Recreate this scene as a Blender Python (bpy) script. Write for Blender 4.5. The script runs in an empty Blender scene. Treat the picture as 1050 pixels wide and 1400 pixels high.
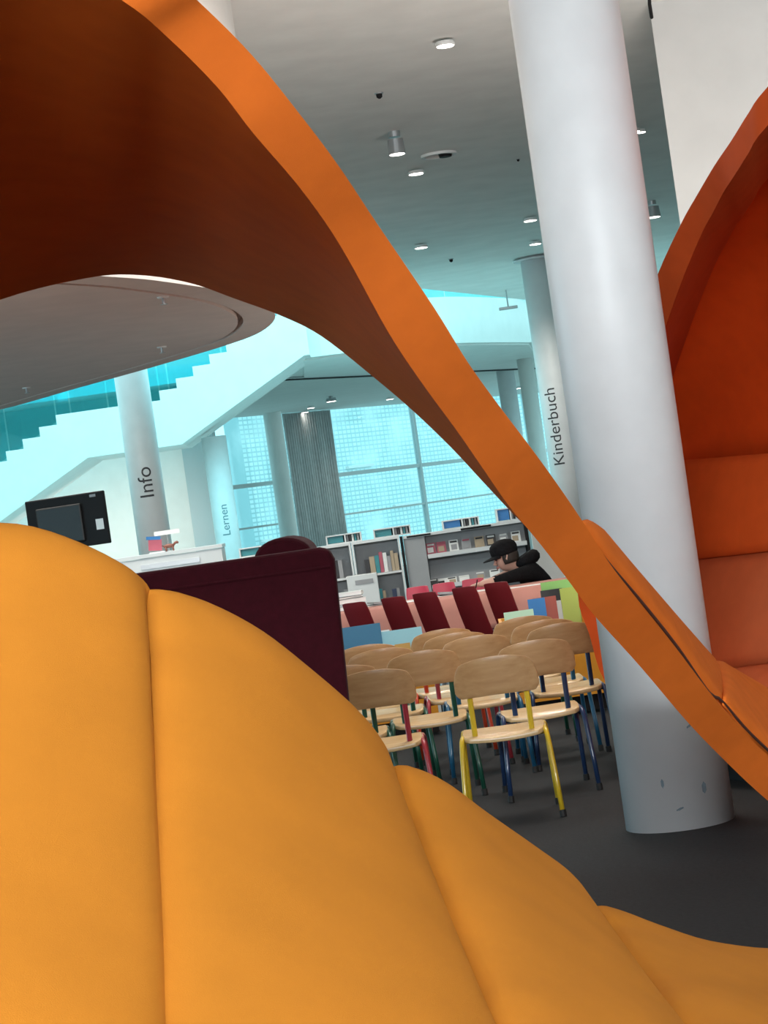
import bpy, bmesh, math, random
from mathutils import Vector, Matrix

random.seed(7)
SC = bpy.context.scene
COL = SC.collection
R = math.radians
V = Vector

# ------------------------------------------------------------------ camera
K = 2.8                       # long lens: depths below are laid out in units of K metres
F_PX = 1100.0 * K
ROLL = R(8.1)
EYE = 1.45
CR, SR = math.cos(ROLL), math.sin(ROLL)

cam_d = bpy.data.cameras.new('camera')
cam = bpy.data.objects.new('camera', cam_d)
COL.objects.link(cam)
cam_d.sensor_fit = 'VERTICAL'
cam_d.sensor_height = 24.0
cam_d.lens = 24.0 * F_PX / 1400.0
cam_d.clip_start = 0.02
cam_d.clip_end = 200
_u = V((-SR, 0, CR)); _r = V((CR, 0, SR))        # image-right and image-up directions in the world
_r = V((CR, 0, -SR)); _u = V((SR, 0, CR))
cam.matrix_world = Matrix(((_r.x, _u.x, 0, 0), (0, 0, -1, 0), (_r.z, _u.z, 0, EYE), (0, 0, 0, 1)))
SC.camera = cam

# ------------------------------------------------------------------ light
SC.view_settings.view_transform = 'Standard'
SC.view_settings.look = 'None'
SC.view_settings.gamma = 1.0
SC.view_settings.exposure = 0.0
SC.view_settings.use_curve_mapping = False

world = bpy.data.worlds.new('sky')
SC.world = world
world.use_nodes = True
bg = world.node_tree.nodes['Background']
bg.inputs[0].default_value = (0.50, 0.93, 1.0, 1)
bg.inputs[1].default_value = 1.8


def area(name, loc, size, power, color, rot=(0, 0, 0), size_y=None, spread=180):
    d = bpy.data.lights.new(name, 'AREA')
    d.energy = power
    d.color = color
    d.size = size
    d.spread = R(spread)
    if size_y:
        d.shape = 'RECTANGLE'
        d.size_y = size_y
    o = bpy.data.objects.new(name, d)
    o.location = loc
    o.rotation_euler = rot
    COL.objects.link(o)
    return o


WARM = (1.0, 0.93, 0.84)
CYAN = (0.27, 0.90, 1.0)
area('skylight_daylight', (-1.5, 35.2, 8.6), 9.0, 1350, CYAN, (R(10), 0, 0), 11.0)
area('unseen_ceiling_light', (-0.8, 1.0, 4.6), 2.4, 12, WARM, (0, 0, 0), 3.0)
area('unseen_ceiling_light', (1.8, 6.0, 4.6), 0.9, 6, WARM)
area('fill_uplight', (-2.2, 9.4, 0.6), 0.8, 17, (1.0, 0.80, 0.66), (R(145), 0, 0), 0.8)  # unseen lamp, added to brighten the underside of the oval bulkhead
area('fill_uplight', (2.2, 13.6, 0.8), 0.9, 70, (1.0, 0.95, 0.88), (R(160), 0, 0), 0.9)  # unseen lamp behind the hooded seat, added to brighten the ceiling
area('unseen_ceiling_light', (1.0, 11.2, 4.6), 1.2, 130, WARM, (0, 0, 0), 2.0)
area('unseen_ceiling_light', (-3.6, 22.5, 4.62), 2.0, 380, WARM, (0, 0, 0), 3.0)  # added lamp, hidden behind the bulkhead to brighten the info column
area('stair_wall_fill', (-4.9, 37.9, 1.7), 2.6, 26, WARM, (R(86), 0, 0), 0.5, 110)  # unseen lamp, added to brighten the wall below the stair
area('wall_washer', (4.2, 12.0, 4.5), 0.8, 20, WARM, (R(28), 0, 0))
area('side_window_daylight', (-8.6, 14.0, 2.0), 14.0, 900, (0.42, 0.82, 1.0), (0, R(-90), 0), 2.4)
area('rear_fill_light', (0.2, -8.7, 3.95), 9.0, 2500, (0.90, 0.96, 1.0), (R(86), 0, 0), 1.2)  # unseen fill behind the camera, added to light the front faces


# ------------------------------------------------------------------ helpers
def at(px, py, d):
    """world point seen at a pixel of the photograph, at depth d (in units of K metres) in front of the lens"""
    d = d * K
    u = (px - 525) / F_PX
    v = (700 - py) / F_PX
    return V(((u * CR + v * SR) * d, d, EYE + (-u * SR + v * CR) * d))


def atz(px, py, z):
    u = (px - 525) / F_PX
    v = (700 - py) / F_PX
    b = -u * SR + v * CR
    return at(px, py, (z - EYE) / b / K)


def x_at(px, d, z):
    """world x of pixel column px on the level z at depth d"""
    u = (px - 525) / F_PX
    b = (z - EYE) / d
    v = (b + u * SR) / CR
    return (u * CR + v * SR) * d


MATS = {}


def mat(name, color, rough=0.6, metal=0.0, noise=0.0, nscale=40, bump=0.0, bscale=None, emit=0.0, sheen=0.0, coat=0.0, spec=0.5):
    if name in MATS:
        return MATS[name]
    m = bpy.data.materials.new(name)
    m.use_nodes = True
    nt = m.node_tree
    p = nt.nodes['Principled BSDF']
    c = (*color, 1)
    p.inputs['Base Color'].default_value = c
    p.inputs['Roughness'].default_value = rough
    p.inputs['Metallic'].default_value = metal
    p.inputs['Specular IOR Level'].default_value = spec
    if sheen:
        p.inputs['Sheen Weight'].default_value = sheen
    if coat:
        p.inputs['Coat Weight'].default_value = coat
    if emit:
        p.inputs['Emission Color'].default_value = c
        p.inputs['Emission Strength'].default_value = emit
    if noise or bump:
        tc = nt.nodes.new('ShaderNodeTexCoord')
        n = nt.nodes.new('ShaderNodeTexNoise')
        n.inputs['Scale'].default_value = nscale
        n.inputs['Detail'].default_value = 5
        nt.links.new(tc.outputs['Object'], n.inputs['Vector'])
        if noise:
            r = nt.nodes.new('ShaderNodeValToRGB')
            r.color_ramp.elements[0].position = 0.3
            r.color_ramp.elements[1].position = 0.7
            r.color_ramp.elements[0].color = tuple(max(0, k * (1 - noise)) for k in color) + (1,)
            r.color_ramp.elements[1].color = tuple(min(1, k * (1 + noise)) for k in color) + (1,)
            nt.links.new(n.outputs['Fac'], r.inputs['Fac'])
            nt.links.new(r.outputs['Color'], p.inputs['Base Color'])
        if bump:
            n2 = nt.nodes.new('ShaderNodeTexNoise')
            n2.inputs['Scale'].default_value = bscale or nscale
            n2.inputs['Detail'].default_value = 3
            nt.links.new(tc.outputs['Object'], n2.inputs['Vector'])
            b = nt.nodes.new('ShaderNodeBump')
            b.inputs['Strength'].default_value = bump
            b.inputs['Distance'].default_value = 0.004
            nt.links.new(n2.outputs['Fac'], b.inputs['Height'])
            nt.links.new(b.outputs['Normal'], p.inputs['Normal'])
    MATS[name] = m
    return m


def glass_mat(name, tint, gloss=0.12):
    m = bpy.data.materials.new(name)
    m.use_nodes = True
    nt = m.node_tree
    for n in list(nt.nodes):
        nt.nodes.remove(n)
    out = nt.nodes.new('ShaderNodeOutputMaterial')
    t = nt.nodes.new('ShaderNodeBsdfTransparent')
    t.inputs[0].default_value = (*tint, 1)
    g = nt.nodes.new('ShaderNodeBsdfGlossy')
    g.inputs['Roughness'].default_value = 0.03
    mx = nt.nodes.new('ShaderNodeMixShader')
    mx.inputs[0].default_value = gloss
    nt.links.new(t.outputs[0], mx.inputs[1])
    nt.links.new(g.outputs[0], mx.inputs[2])
    nt.links.new(mx.outputs[0], out.inputs[0])
    return m


def wood_mat(name, c1, c2, rough=0.38):
    m = bpy.data.materials.new(name)
    m.use_nodes = True
    nt = m.node_tree
    p = nt.nodes['Principled BSDF']
    tc = nt.nodes.new('ShaderNodeTexCoord')
    mp = nt.nodes.new('ShaderNodeMapping')
    mp.inputs['Scale'].default_value = (3, 30, 22)
    n = nt.nodes.new('ShaderNodeTexNoise')
    n.inputs['Scale'].default_value = 2.2
    n.inputs['Detail'].default_value = 6
    r = nt.nodes.new('ShaderNodeValToRGB')
    r.color_ramp.elements[0].position = 0.32
    r.color_ramp.elements[1].position = 0.68
    r.color_ramp.elements[0].color = (*c1, 1)
    r.color_ramp.elements[1].color = (*c2, 1)
    nt.links.new(tc.outputs['Object'], mp.inputs[0])
    nt.links.new(mp.outputs[0], n.inputs['Vector'])
    nt.links.new(n.outputs['Fac'], r.inputs['Fac'])
    nt.links.new(r.outputs['Color'], p.inputs['Base Color'])
    p.inputs['Roughness'].default_value = rough
    return m


def link(name, bm, m, parent=None, smooth=False, loc=None):
    me = bpy.data.meshes.new(name)
    bmesh.ops.recalc_face_normals(bm, faces=bm.faces)
    bm.to_mesh(me)
    bm.free()
    for p in me.polygons:
        p.use_smooth = smooth
    if m:
        me.materials.append(m)
    o = bpy.data.objects.new(name, me)
    COL.objects.link(o)
    if parent:
        o.parent = parent
        if loc is None:
            o.matrix_parent_inverse = Matrix.Identity(4)
    if loc is not None:
        o.location = loc
    return o


def tag(o, label=None, cat=None, group=None, kind=None):
    if label:
        o['label'] = label
    if cat:
        o['category'] = cat
    if group:
        o['group'] = group
    if kind:
        o['kind'] = kind
    return o


def thing(name, label, cat, loc=(0, 0, 0), rz=0, group=None):
    o = bpy.data.objects.new(name, None)
    o.empty_display_size = 0.1
    COL.objects.link(o)
    o.location = loc
    o.rotation_euler = (0, 0, rz)
    return tag(o, label, cat, group)


def box(bm, c, s, rot=None):
    """box with centre c and full sizes s"""
    vs = []
    for x in (-.5, .5):
        for y in (-.5, .5):
            for z in (-.5, .5):
                p = V((x * s[0], y * s[1], z * s[2]))
                if rot:
                    p = rot @ p
                vs.append(bm.verts.new(p + V(c)))
    for f in ((0, 1, 3, 2), (4, 6, 7, 5), (0, 4, 5, 1), (2, 3, 7, 6), (0, 2, 6, 4), (1, 5, 7, 3)):
        bm.faces.new([vs[i] for i in f])
    return bm


def bx(c, s, rot=None, bevel=0.0, seg=2):
    bm = bmesh.new()
    box(bm, c, s, rot)
    if bevel:
        bmesh.ops.bevel(bm, geom=bm.edges[:], offset=bevel, segments=seg, affect='EDGES', profile=0.5)
    return bm


def lathe(bm, prof, c=(0, 0, 0), n=32, axis=None):
    """revolve [(r, z)...] round the vertical through c"""
    rings = []
    for r, z in prof:
        ring = []
        for i in range(n):
            a = 2 * math.pi * i / n
            p = V((r * math.cos(a), r * math.sin(a), z))
            if axis:
                p = axis @ p
            ring.append(bm.verts.new(p + V(c)))
        rings.append(ring)
    for a, b in zip(rings, rings[1:]):
        for i in range(n):
            bm.faces.new((a[i], a[(i + 1) % n], b[(i + 1) % n], b[i]))
    bm.faces.new(list(reversed(rings[0])))
    bm.faces.new(rings[-1])
    return bm


def tube(bm, pts, r, n=10, flat=1.0):
    """round tube along points"""
    pts = [V(p) for p in pts]
    rings = []
    ref = None
    for i, p in enumerate(pts):
        t = (pts[min(i + 1, len(pts) - 1)] - pts[max(i - 1, 0)]).normalized()
        if ref is None:
            ref = V((1, 0, 0)) if abs(t.x) < .8 else V((0, 1, 0))
        s = (ref - t * ref.dot(t)).normalized()
        ref = s
        w = t.cross(s)
        rr = r[i] if isinstance(r, (list, tuple)) else r
        rings.append([bm.verts.new(p + (s * math.cos(2 * math.pi * k / n) + w * math.sin(2 * math.pi * k / n) * flat) * rr) for k in range(n)])
    for a, b in zip(rings, rings[1:]):
        for i in range(n):
            bm.faces.new((a[i], a[(i + 1) % n], b[(i + 1) % n], b[i]))
    bm.faces.new(list(reversed(rings[0])))
    bm.faces.new(rings[-1])
    return bm


def prism(bm, poly, z0, z1):
    """vertical prism over a plan polygon"""
    a = [bm.verts.new((x, y, z0)) for x, y in poly]
    b = [bm.verts.new((x, y, z1)) for x, y in poly]
    n = len(poly)
    for i in range(n):
        bm.faces.new((a[i], a[(i + 1) % n], b[(i + 1) % n], b[i]))
    bm.faces.new(list(reversed(a)))
    bm.faces.new(b)
    return bm


def prism_y(bm, poly, y0, y1):
    """prism with an outline in x, z and depth from y0 to y1"""
    a = [bm.verts.new((x, y0, z)) for x, z in poly]
    b = [bm.verts.new((x, y1, z)) for x, z in poly]
    n = len(poly)
    for i in range(n):
        bm.faces.new((a[i], a[(i + 1) % n], b[(i + 1) % n], b[i]))
    bm.faces.new(list(reversed(a)))
    bm.faces.new(b)
    return bm


def grid_faces(bm, g):
    for a, b in zip(g, g[1:]):
        for i in range(len(a) - 1):
            bm.faces.new((a[i], a[i + 1], b[i + 1], b[i]))


def cr(pts, t):
    """Catmull-Rom through pts (tuples or vectors), t from 0 to 1"""
    n = len(pts) - 1
    x = min(max(t, 0), 1) * n
    i = min(int(x), n - 1)
    f = x - i
    p = [V(pts[max(i - 1, 0)]), V(pts[i]), V(pts[i + 1]), V(pts[min(i + 2, n)])]
    return 0.5 * ((2 * p[1]) + (p[2] - p[0]) * f + (2 * p[0] - 5 * p[1] + 4 * p[2] - p[3]) * f * f + (3 * p[1] - p[0] - 3 * p[2] + p[3]) * f ** 3)


def by_length(pts, t):
    """polyline/Catmull-Rom sampled by first-order arc length"""
    ls = [0]
    for a, b in zip(pts, pts[1:]):
        ls.append(ls[-1] + (V(b) - V(a)).length)
    s = t * ls[-1]
    for i in range(len(pts) - 1):
        if s <= ls[i + 1] or i == len(pts) - 2:
            f = (s - ls[i]) / max(ls[i + 1] - ls[i], 1e-9)
            return cr(pts, (i + f) / (len(pts) - 1))


def bevel_mod(o, w, seg=2, ang=35):
    b = o.modifiers.new('bevel', 'BEVEL')
    b.width = w
    b.segments = seg
    b.limit_method = 'ANGLE'
    b.angle_limit = R(ang)
    return o


def closed_patch(rows, thick_vec):
    """closed slab: front grid rows and a back grid shifted by thick_vec"""
    bm = bmesh.new()
    f = [[bm.verts.new(p) for p in row] for row in rows]
    b = [[bm.verts.new(p + thick_vec) for p in row] for row in rows]
    grid_faces(bm, f)
    grid_faces(bm, [list(reversed(r)) for r in b])
    nr, nc = len(f), len(f[0])
    for i in range(nc - 1):
        bm.faces.new((f[0][i], b[0][i], b[0][i + 1], f[0][i + 1]))
        bm.faces.new((f[-1][i], f[-1][i + 1], b[-1][i + 1], b[-1][i]))
    for j in range(nr - 1):
        bm.faces.new((f[j][0], f[j + 1][0], b[j + 1][0], b[j][0]))
        bm.faces.new((f[j][-1], b[j][-1], b[j + 1][-1], f[j + 1][-1]))
    return bm


def text_mesh(word, size):
    c = bpy.data.curves.new('lettering', 'FONT')
    c.body = word
    c.size = size
    c.align_x = 'CENTER'
    c.align_y = 'CENTER'
    c.resolution_u = 4
    o = bpy.data.objects.new('lettering', c)
    COL.objects.link(o)
    dg = bpy.context.evaluated_depsgraph_get()
    me = bpy.data.meshes.new_from_object(o.evaluated_get(dg))
    bpy.data.objects.remove(o)
    bpy.data.curves.remove(c)
    b_m = bmesh.new()
    b_m.from_mesh(me)
    k = -size
    while k < size:
        bmesh.ops.bisect_plane(b_m, geom=b_m.verts[:] + b_m.edges[:] + b_m.faces[:], plane_co=(0, k, 0), plane_no=(0, 1, 0))
        k += size / 14
    b_m.to_mesh(me)
    b_m.free()
    return me


def copy_tree(o, parent=None):
    c = o.copy()
    COL.objects.link(c)
    c.parent = parent
    for ch in o.children:
        copy_tree(ch, c)
    return c


# ------------------------------------------------------------------ materials
M_white = mat('white_paint', (0.74, 0.74, 0.72), 0.55, noise=0.03, nscale=3)
M_ceil = mat('ceiling_plaster', (0.84, 0.83, 0.80), 0.8, noise=0.05, nscale=2.5, bump=0.2, bscale=120)
M_ceil2 = mat('gallery_plaster', (0.70, 0.70, 0.68), 0.8, noise=0.03, nscale=3)
M_wall = mat('wall_plaster', (0.78, 0.77, 0.74), 0.7, noise=0.03, nscale=4)
M_col = mat('column_paint', (0.70, 0.72, 0.73), 0.45, noise=0.035, nscale=5)
M_floor = mat('charcoal_carpet', (0.012, 0.0125, 0.0135), 0.95, noise=0.45, nscale=60, bump=0.6, bscale=400)
M_amber = mat('amber_felt', (0.53, 0.192, 0.020), 0.85, noise=0.05, nscale=7, bump=0.18, bscale=700, spec=0.1)
M_orange = mat('orange_felt', (0.66, 0.145, 0.018), 0.85, noise=0.05, nscale=9, bump=0.2, bscale=700, spec=0.1)
M_red = mat('red_orange_felt', (0.56, 0.056, 0.005), 0.9, noise=0.05, nscale=9, bump=0.2, bscale=700, spec=0.1)
M_rim = mat('burnt_orange_felt', (0.43, 0.062, 0.011), 0.9, noise=0.05, nscale=9, bump=0.2, bscale=700, spec=0.1)
M_burg = mat('burgundy_felt', (0.040, 0.0028, 0.007), 0.9, noise=0.15, nscale=40, bump=0.2, bscale=500, sheen=0.03, spec=0.15)
M_dark = mat('black_plastic', (0.009, 0.009, 0.010), 0.7, spec=.25)
M_ink = mat('dark_lettering', (0.03, 0.03, 0.035), 0.5)
M_inkgrey = mat('grey_lettering', (0.10, 0.22, 0.26), 0.5)
M_steel = mat('grey_metal', (0.42, 0.44, 0.45), 0.35, metal=0.6)
M_lamp = mat('lamp_glow', (1.0, 0.96, 0.88), 0.4, emit=7.0)
M_shelf = mat('shelf_lacquer', (0.62, 0.66, 0.66), 0.45, noise=0.02, nscale=5)
M_rack = mat('grey_rack_panel', (0.30, 0.32, 0.33), 0.5, noise=0.04, nscale=6)
M_glass = glass_mat('window_glass', (0.90, 0.98, 1.0), 0.06)
M_balu = glass_mat('balustrade_glass', (0.50, 0.88, 0.91), 0.05)
M_frame = mat('window_frame', (0.55, 0.62, 0.63), 0.45)
M_curt = mat('grey_curtain', (0.50, 0.51, 0.51), 0.9, noise=0.1, nscale=8)
M_cloth = mat('salmon_tablecloth', (0.55, 0.24, 0.19), 0.8, noise=0.06, nscale=5)
M_paper = mat('white_paper', (0.85, 0.83, 0.80), 0.6)
M_crimson = mat('dark_red_plastic', (0.16, 0.008, 0.012), 0.5)
M_pinkred = mat('bright_red_plastic', (0.45, 0.02, 0.06), 0.45)
M_trough = mat('yellow_lacquer', (0.72, 0.30, 0.02), 0.5)
M_blue = mat('blue_lacquer', (0.005, 0.13, 0.25), 0.5)
W_seat = wood_mat('lit_beech_seat', (0.60, 0.40, 0.185), (0.68, 0.48, 0.25), 0.25)  # paler copy of the chair beech, light from above put into the colour
W_chair = wood_mat('beech_plywood', (0.40, 0.215, 0.09), (0.48, 0.285, 0.13), 0.33)

# ------------------------------------------------------------------ the room
CEIL = 4.70
GAL = 4.20
floor_bm = bmesh.new()
prism(floor_bm, [(-9.2, -9.2), (16, -9.2), (16, 79), (-9.2, 46)], -0.1, 0)
tag(link('floor', floor_bm, M_floor), 'dark charcoal carpet floor', kind='structure')

tag(link('floor_bounce', prism(bmesh.new(), [(-9, 31.5), (15.5, 31.5), (15.5, 76), (-9, 46.5)], 0.0, 0.006), mat('pale_bounce_floor', (.55, .55, .53), .4, noise=.06, nscale=3)), 'unseen pale atrium floor, added to bounce light upward', kind='structure')  # pale strip invented to throw light onto the gallery ceiling
e1 = atz(580, 395, CEIL)
e2 = atz(720, 410, CEIL)
ed = (e2 - e1)
poly = [(-9, -9), (9, -9), (9, e1.y + ed.y / ed.x * (9 - e1.x)), (e2.x, e2.y), (e1.x, e1.y), (-0.6, 30.6), (-2.5, 28.0), (-5, 27), (-9, 26.6)]
tag(link('ceiling', prism(bmesh.new(), poly, CEIL, CEIL + 0.3), M_ceil), 'grey plaster ceiling', kind='structure')
bm = bx((-9.1, 23.5, 4.5), (0.2, 65, 9))
tag(link('wall_left', bm, M_wall), kind='structure')
tag(link('wall_right', bx((9.1, 12.5, 2.35), (0.2, 43, 4.7)), M_wall), kind='structure')
tag(link('wall_back', bx((0, -9.1, 2.35), (18.4, 0.2, 4.7)), M_wall), kind='structure')

# white partition at the right, behind the red hood
pe = at(912, 180, 5.6)
PY_ = 5.6 * K
tag(link('wall_partition', prism(bmesh.new(), [(pe.x, PY_), (9, PY_), (9, PY_ + .3), (pe.x + .15, PY_ + .3)], 0, CEIL), mat('partition_plaster', (.56, .555, .54), .75, noise=.03, nscale=4)), 'white partition wall beyond the red hooded seat', kind='structure')

# oval bulkhead hanging from the ceiling
pts = [(-1.156, 3.84), (-.918, 4.05), (-.60, 4.47), (-.49, 4.91), (-.60, 5.28), (-.884, 5.56), (-1.61, 5.98), (-2.23, 6.30), (-3.06, 6.73), (-3.8, 6.85), (-4.5, 6.5),
       (-4.95, 5.5), (-4.6, 4.3), (-3.7, 3.45), (-2.6, 3.2), (-1.7, 3.45)]
pts = [(x_, y_ * K) for x_, y_ in pts]
n = len(pts)
ov = []
for i in range(n):
    p0, p1, p2, p3 = (V(pts[(i + k) % n] + (0,)) for k in (-1, 0, 1, 2))
    for s in range(5):
        f = s / 5
        ov.append(0.5 * ((2 * p1) + (p2 - p0) * f + (2 * p0 - 5 * p1 + 4 * p2 - p3) * f * f + (3 * p1 - p0 - 3 * p2 + p3) * f ** 3))


def inset(loop, d):
    out = []
    m_ = len(loop)
    for i in range(m_):
        t = (loop[(i + 1) % m_] - loop[i - 1]).normalized()
        out.append(loop[i] + V((-t.y, t.x, 0)) * d)
    return out


ZS = 2.75
bm = bmesh.new()
sgn = 1
loops = [(0, CEIL), (0, ZS), (.20, ZS), (.20, ZS + .05), (.235, ZS + .05), (.235, ZS)]
area2 = sum(a.x * b.y - b.x * a.y for a, b in zip(ov, ov[1:] + ov[:1]))
if area2 < 0:
    sgn = -1
rings = []
for d, z in loops:
    lp = inset(ov, d * sgn)
    rings.append([bm.verts.new((p.x, p.y, z)) for p in lp])
for a, b in zip(rings, rings[1:]):
    for i in range(len(a)):
        bm.faces.new((a[i], a[(i + 1) % len(a)], b[(i + 1) % len(a)], b[i]))
bm.faces.new(rings[-1])
bm.faces.new(list(reversed(rings[0])))
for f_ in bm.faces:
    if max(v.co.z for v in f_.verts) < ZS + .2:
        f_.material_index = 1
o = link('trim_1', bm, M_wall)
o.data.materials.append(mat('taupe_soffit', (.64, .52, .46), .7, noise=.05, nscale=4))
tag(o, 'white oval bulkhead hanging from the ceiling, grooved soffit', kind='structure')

# gallery across the atrium: curved white fascia, soffit, ceiling below it
gl = [atz(414, 490, GAL), atz(468, 483, GAL), atz(540, 476, GAL), atz(624, 469, GAL), atz(724, 468, GAL)]
gp = [(by_length(gl, i / 16)) for i in range(17)]
last = gp[-1]
for k in range(1, 6):
    gp.append(V((last.x + k * 1.4, last.y + k * 0.55 * K, GAL)))
FT = 5.02
bm = bmesh.new()
rows = []
for (dy, z) in ((0, GAL), (0, FT), (0.22, FT), (0.22, GAL)):
    rows.append([bm.verts.new((p.x, p.y + dy, z)) for p in gp])
grid_faces(bm, rows + [rows[0]])
bm.faces.new([r[0] for r in rows])
bm.faces.new([r[-1] for r in rows])
tag(link('trim_2', bm, M_white), 'white curved gallery fascia across the atrium', kind='structure')

FA = V((-1.99, 19.9 * K, 0))
FD = V((3.87, 1.75 * K, 0)).normalized()
FN = V((FD.y, -FD.x, 0))                    # towards the room


def fac(t, z=0, off=0):
    p = FA + FD * t + FN * off
    return V((p.x, p.y, z))


lo = [(p.x, p.y + .221) for p in gp]
poly = [(-9, 39.4), (-1.2, 39.4), (-1.05, lo[0][1])] + lo + [(fac(15).x, fac(15).y), (fac(-10).x, fac(-10).y), (-9, fac(-10).y)]
bm = prism(bmesh.new(), poly, GAL, GAL + .3)
tag(link('ceiling_gallery', bm, M_ceil2), 'pale ceiling below the gallery', kind='structure')
# dark slot running along the gallery ceiling
s1, s2 = atz(416, 515, GAL), atz(734, 501, GAL)
sd = (s2 - s1)
bm = bmesh.new()
ang = math.atan2(sd.y, sd.x)
box(bm, ((s1 + s2) / 2 + V((0, 0, -0.045))), (sd.length + 1.2, 0.13, 0.02), Matrix.Rotation(ang, 3, 'Z'))
tag(link('trim_3', bm, M_dark), 'dark slot in the gallery ceiling', kind='structure')
# lower beam between fascia and slot
poly = [(gp[0].x, gp[0].y + .23)] + [(p.x, p.y + .23) for p in gp[1:17]] + [(s2.x + .1, s2.y - .08), (s1.x, s1.y - .08)]
tag(link('trim_4', prism(bmesh.new(), poly, GAL - 0.03, GAL - 0.001), M_white), 'flat white soffit behind the fascia', kind='structure')

# wall below the stair and its grey return
tag(link('wall_stair', bx((-6.3, 41.0, 2.1), (5.75, 0.3, 4.2)), M_wall), 'white wall below the stair', kind='structure')
tag(link('wall_return', bx((-3.16, 40.6, 2.1), (0.5, 1.0, 4.2)), mat('grey_wall_paint', (0.42, 0.47, 0.48), .6)), kind='structure')
tag(link('wall_gallery', bx((0, 52.0, 6.8), (20, 0.2, 4.4)), M_wall), 'pale wall of the upper floor', kind='structure')


# ------------------------------------------------------------------ facade with glass
def fbox(bm, t0, t1, z0, z1, o0, o1):
    q = [fac(t, z, o) for t in (t0, t1) for o in (o0, o1) for z in (z0, z1)]
    vs = [bm.verts.new(p) for p in q]
    for f in ((0, 1, 3, 2), (4, 6, 7, 5), (0, 4, 5, 1), (2, 3, 7, 6), (0, 2, 6, 4), (1, 5, 7, 3)):
        bm.faces.new([vs[i] for i in f])
    return bm


def t_of(px, z=2.0, off=0):
    """position along the facade of a pixel column"""
    lo_, hi_ = -14.0, 22.0
    for _ in range(40):
        m_ = (lo_ + hi_) / 2
        p = fac(m_, 0, off)
        if p.x > x_at(px, p.y, z):
            hi_ = m_
        else:
            lo_ = m_
    return (lo_ + hi_) / 2


tm = t_of(573, 2.4)
bays = [(-11.0, t_of(300, 2.4)), (t_of(300, 2.4), t_of(390, 2.4)), (t_of(390, 2.4), tm), (tm, t_of(726, 2.4)), (t_of(726, 2.4), 14.5)]
for i, (a, b) in enumerate(bays):
    w = bpy.data.objects.new('window_%d' % (i + 1), None)
    COL.objects.link(w)
    tag(w, kind='structure')
    fbox(bmf := bmesh.new(), a, a + .09, 0, GAL, -.06, .06)
    link('mullion', bmf, M_frame, w)
    for z, h in ((0.25, .1), (1.50, .05), (2.49, .10)):
        fbox(bmf := bmesh.new(), a + .09, b, z, z + h, -.05, .05)
        link('transom', bmf, M_frame, w)
    for z0, z1 in ((.35, 1.50), (1.55, 2.49), (2.59, GAL)):
        fbox(bmf := bmesh.new(), a + .09, b, z0, z1, -.008, .008)
        link('pane', bmf, M_glass, w)

tag(link('street', prism(bmesh.new(), [tuple(fac(-40, 0, -.12))[:2], tuple(fac(40, 0, -.12))[:2], tuple(fac(40, 0, -30))[:2], tuple(fac(-40, 0, -30))[:2]], -0.12, -0.02), mat('pale_paving', (.55, .56, .54), .8, noise=.1, nscale=2)), 'pale paving outside the windows', kind='structure')
# building across the street: pale gridded facade
m = bpy.data.materials.new('gridded_facade')
m.use_nodes = True
nt = m.node_tree
p = nt.nodes['Principled BSDF']
p.inputs['Roughness'].default_value = .7
tc = nt.nodes.new('ShaderNodeTexCoord')
mp = nt.nodes.new('ShaderNodeMapping')
mp.inputs['Rotation'].default_value = (R(90), 0, 0)
br = nt.nodes.new('ShaderNodeTexBrick')
br.offset = 0.0
br.inputs['Scale'].default_value = 1.0
br.inputs['Brick Width'].default_value = .21
br.inputs['Row Height'].default_value = .14
br.inputs['Mortar Size'].default_value = .026
br.inputs['Mortar Smooth'].default_value = .2
br.inputs['Color1'].default_value = (.80, .88, .88, 1)
br.inputs['Color2'].default_value = (.66, .82, .83, 1)
br.inputs['Mortar'].default_value = (.42, .60, .62, 1)
nz = nt.nodes.new('ShaderNodeTexNoise')
nz.inputs['Scale'].default_value = .55
nz.inputs['Detail'].default_value = 6
rp = nt.nodes.new('ShaderNodeValToRGB')
rp.color_ramp.elements[0].position = .50
rp.color_ramp.elements[1].position = .72
mx = nt.nodes.new('ShaderNodeMix')
mx.data_type = 'RGBA'
mx.inputs[7].default_value = (.82, .90, .90, 1)
nt.links.new(tc.outputs['Object'], mp.inputs[0])
nt.links.new(mp.outputs[0], br.inputs['Vector'])
nt.links.new(tc.outputs['Object'], nz.inputs['Vector'])
nt.links.new(nz.outputs['Fac'], rp.inputs['Fac'])
nt.links.new(rp.outputs['Color'], mx.inputs[0])
nt.links.new(br.outputs['Color'], mx.inputs[6])
nt.links.new(mx.outputs[2], p.inputs['Base Color'])
bld = thing('office_building', 'pale building with gridded facade seen through the windows', 'building', fac(t_of(343, 2.0, -8.7), 0, -9.0), math.atan2(FD.y, FD.x))
link('facade', bx((10, 0, 6), (20, .6, 12)), m, bld)
for (xx, zz) in ((.9, 1.1), (2.0, 3.1), (3.8, 1.0), (5.4, 3.0), (7.5, 1.6)):
    link('ledge', bx((xx, -.36, zz), (1.3, .12, .08)), M_white, bld)


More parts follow.
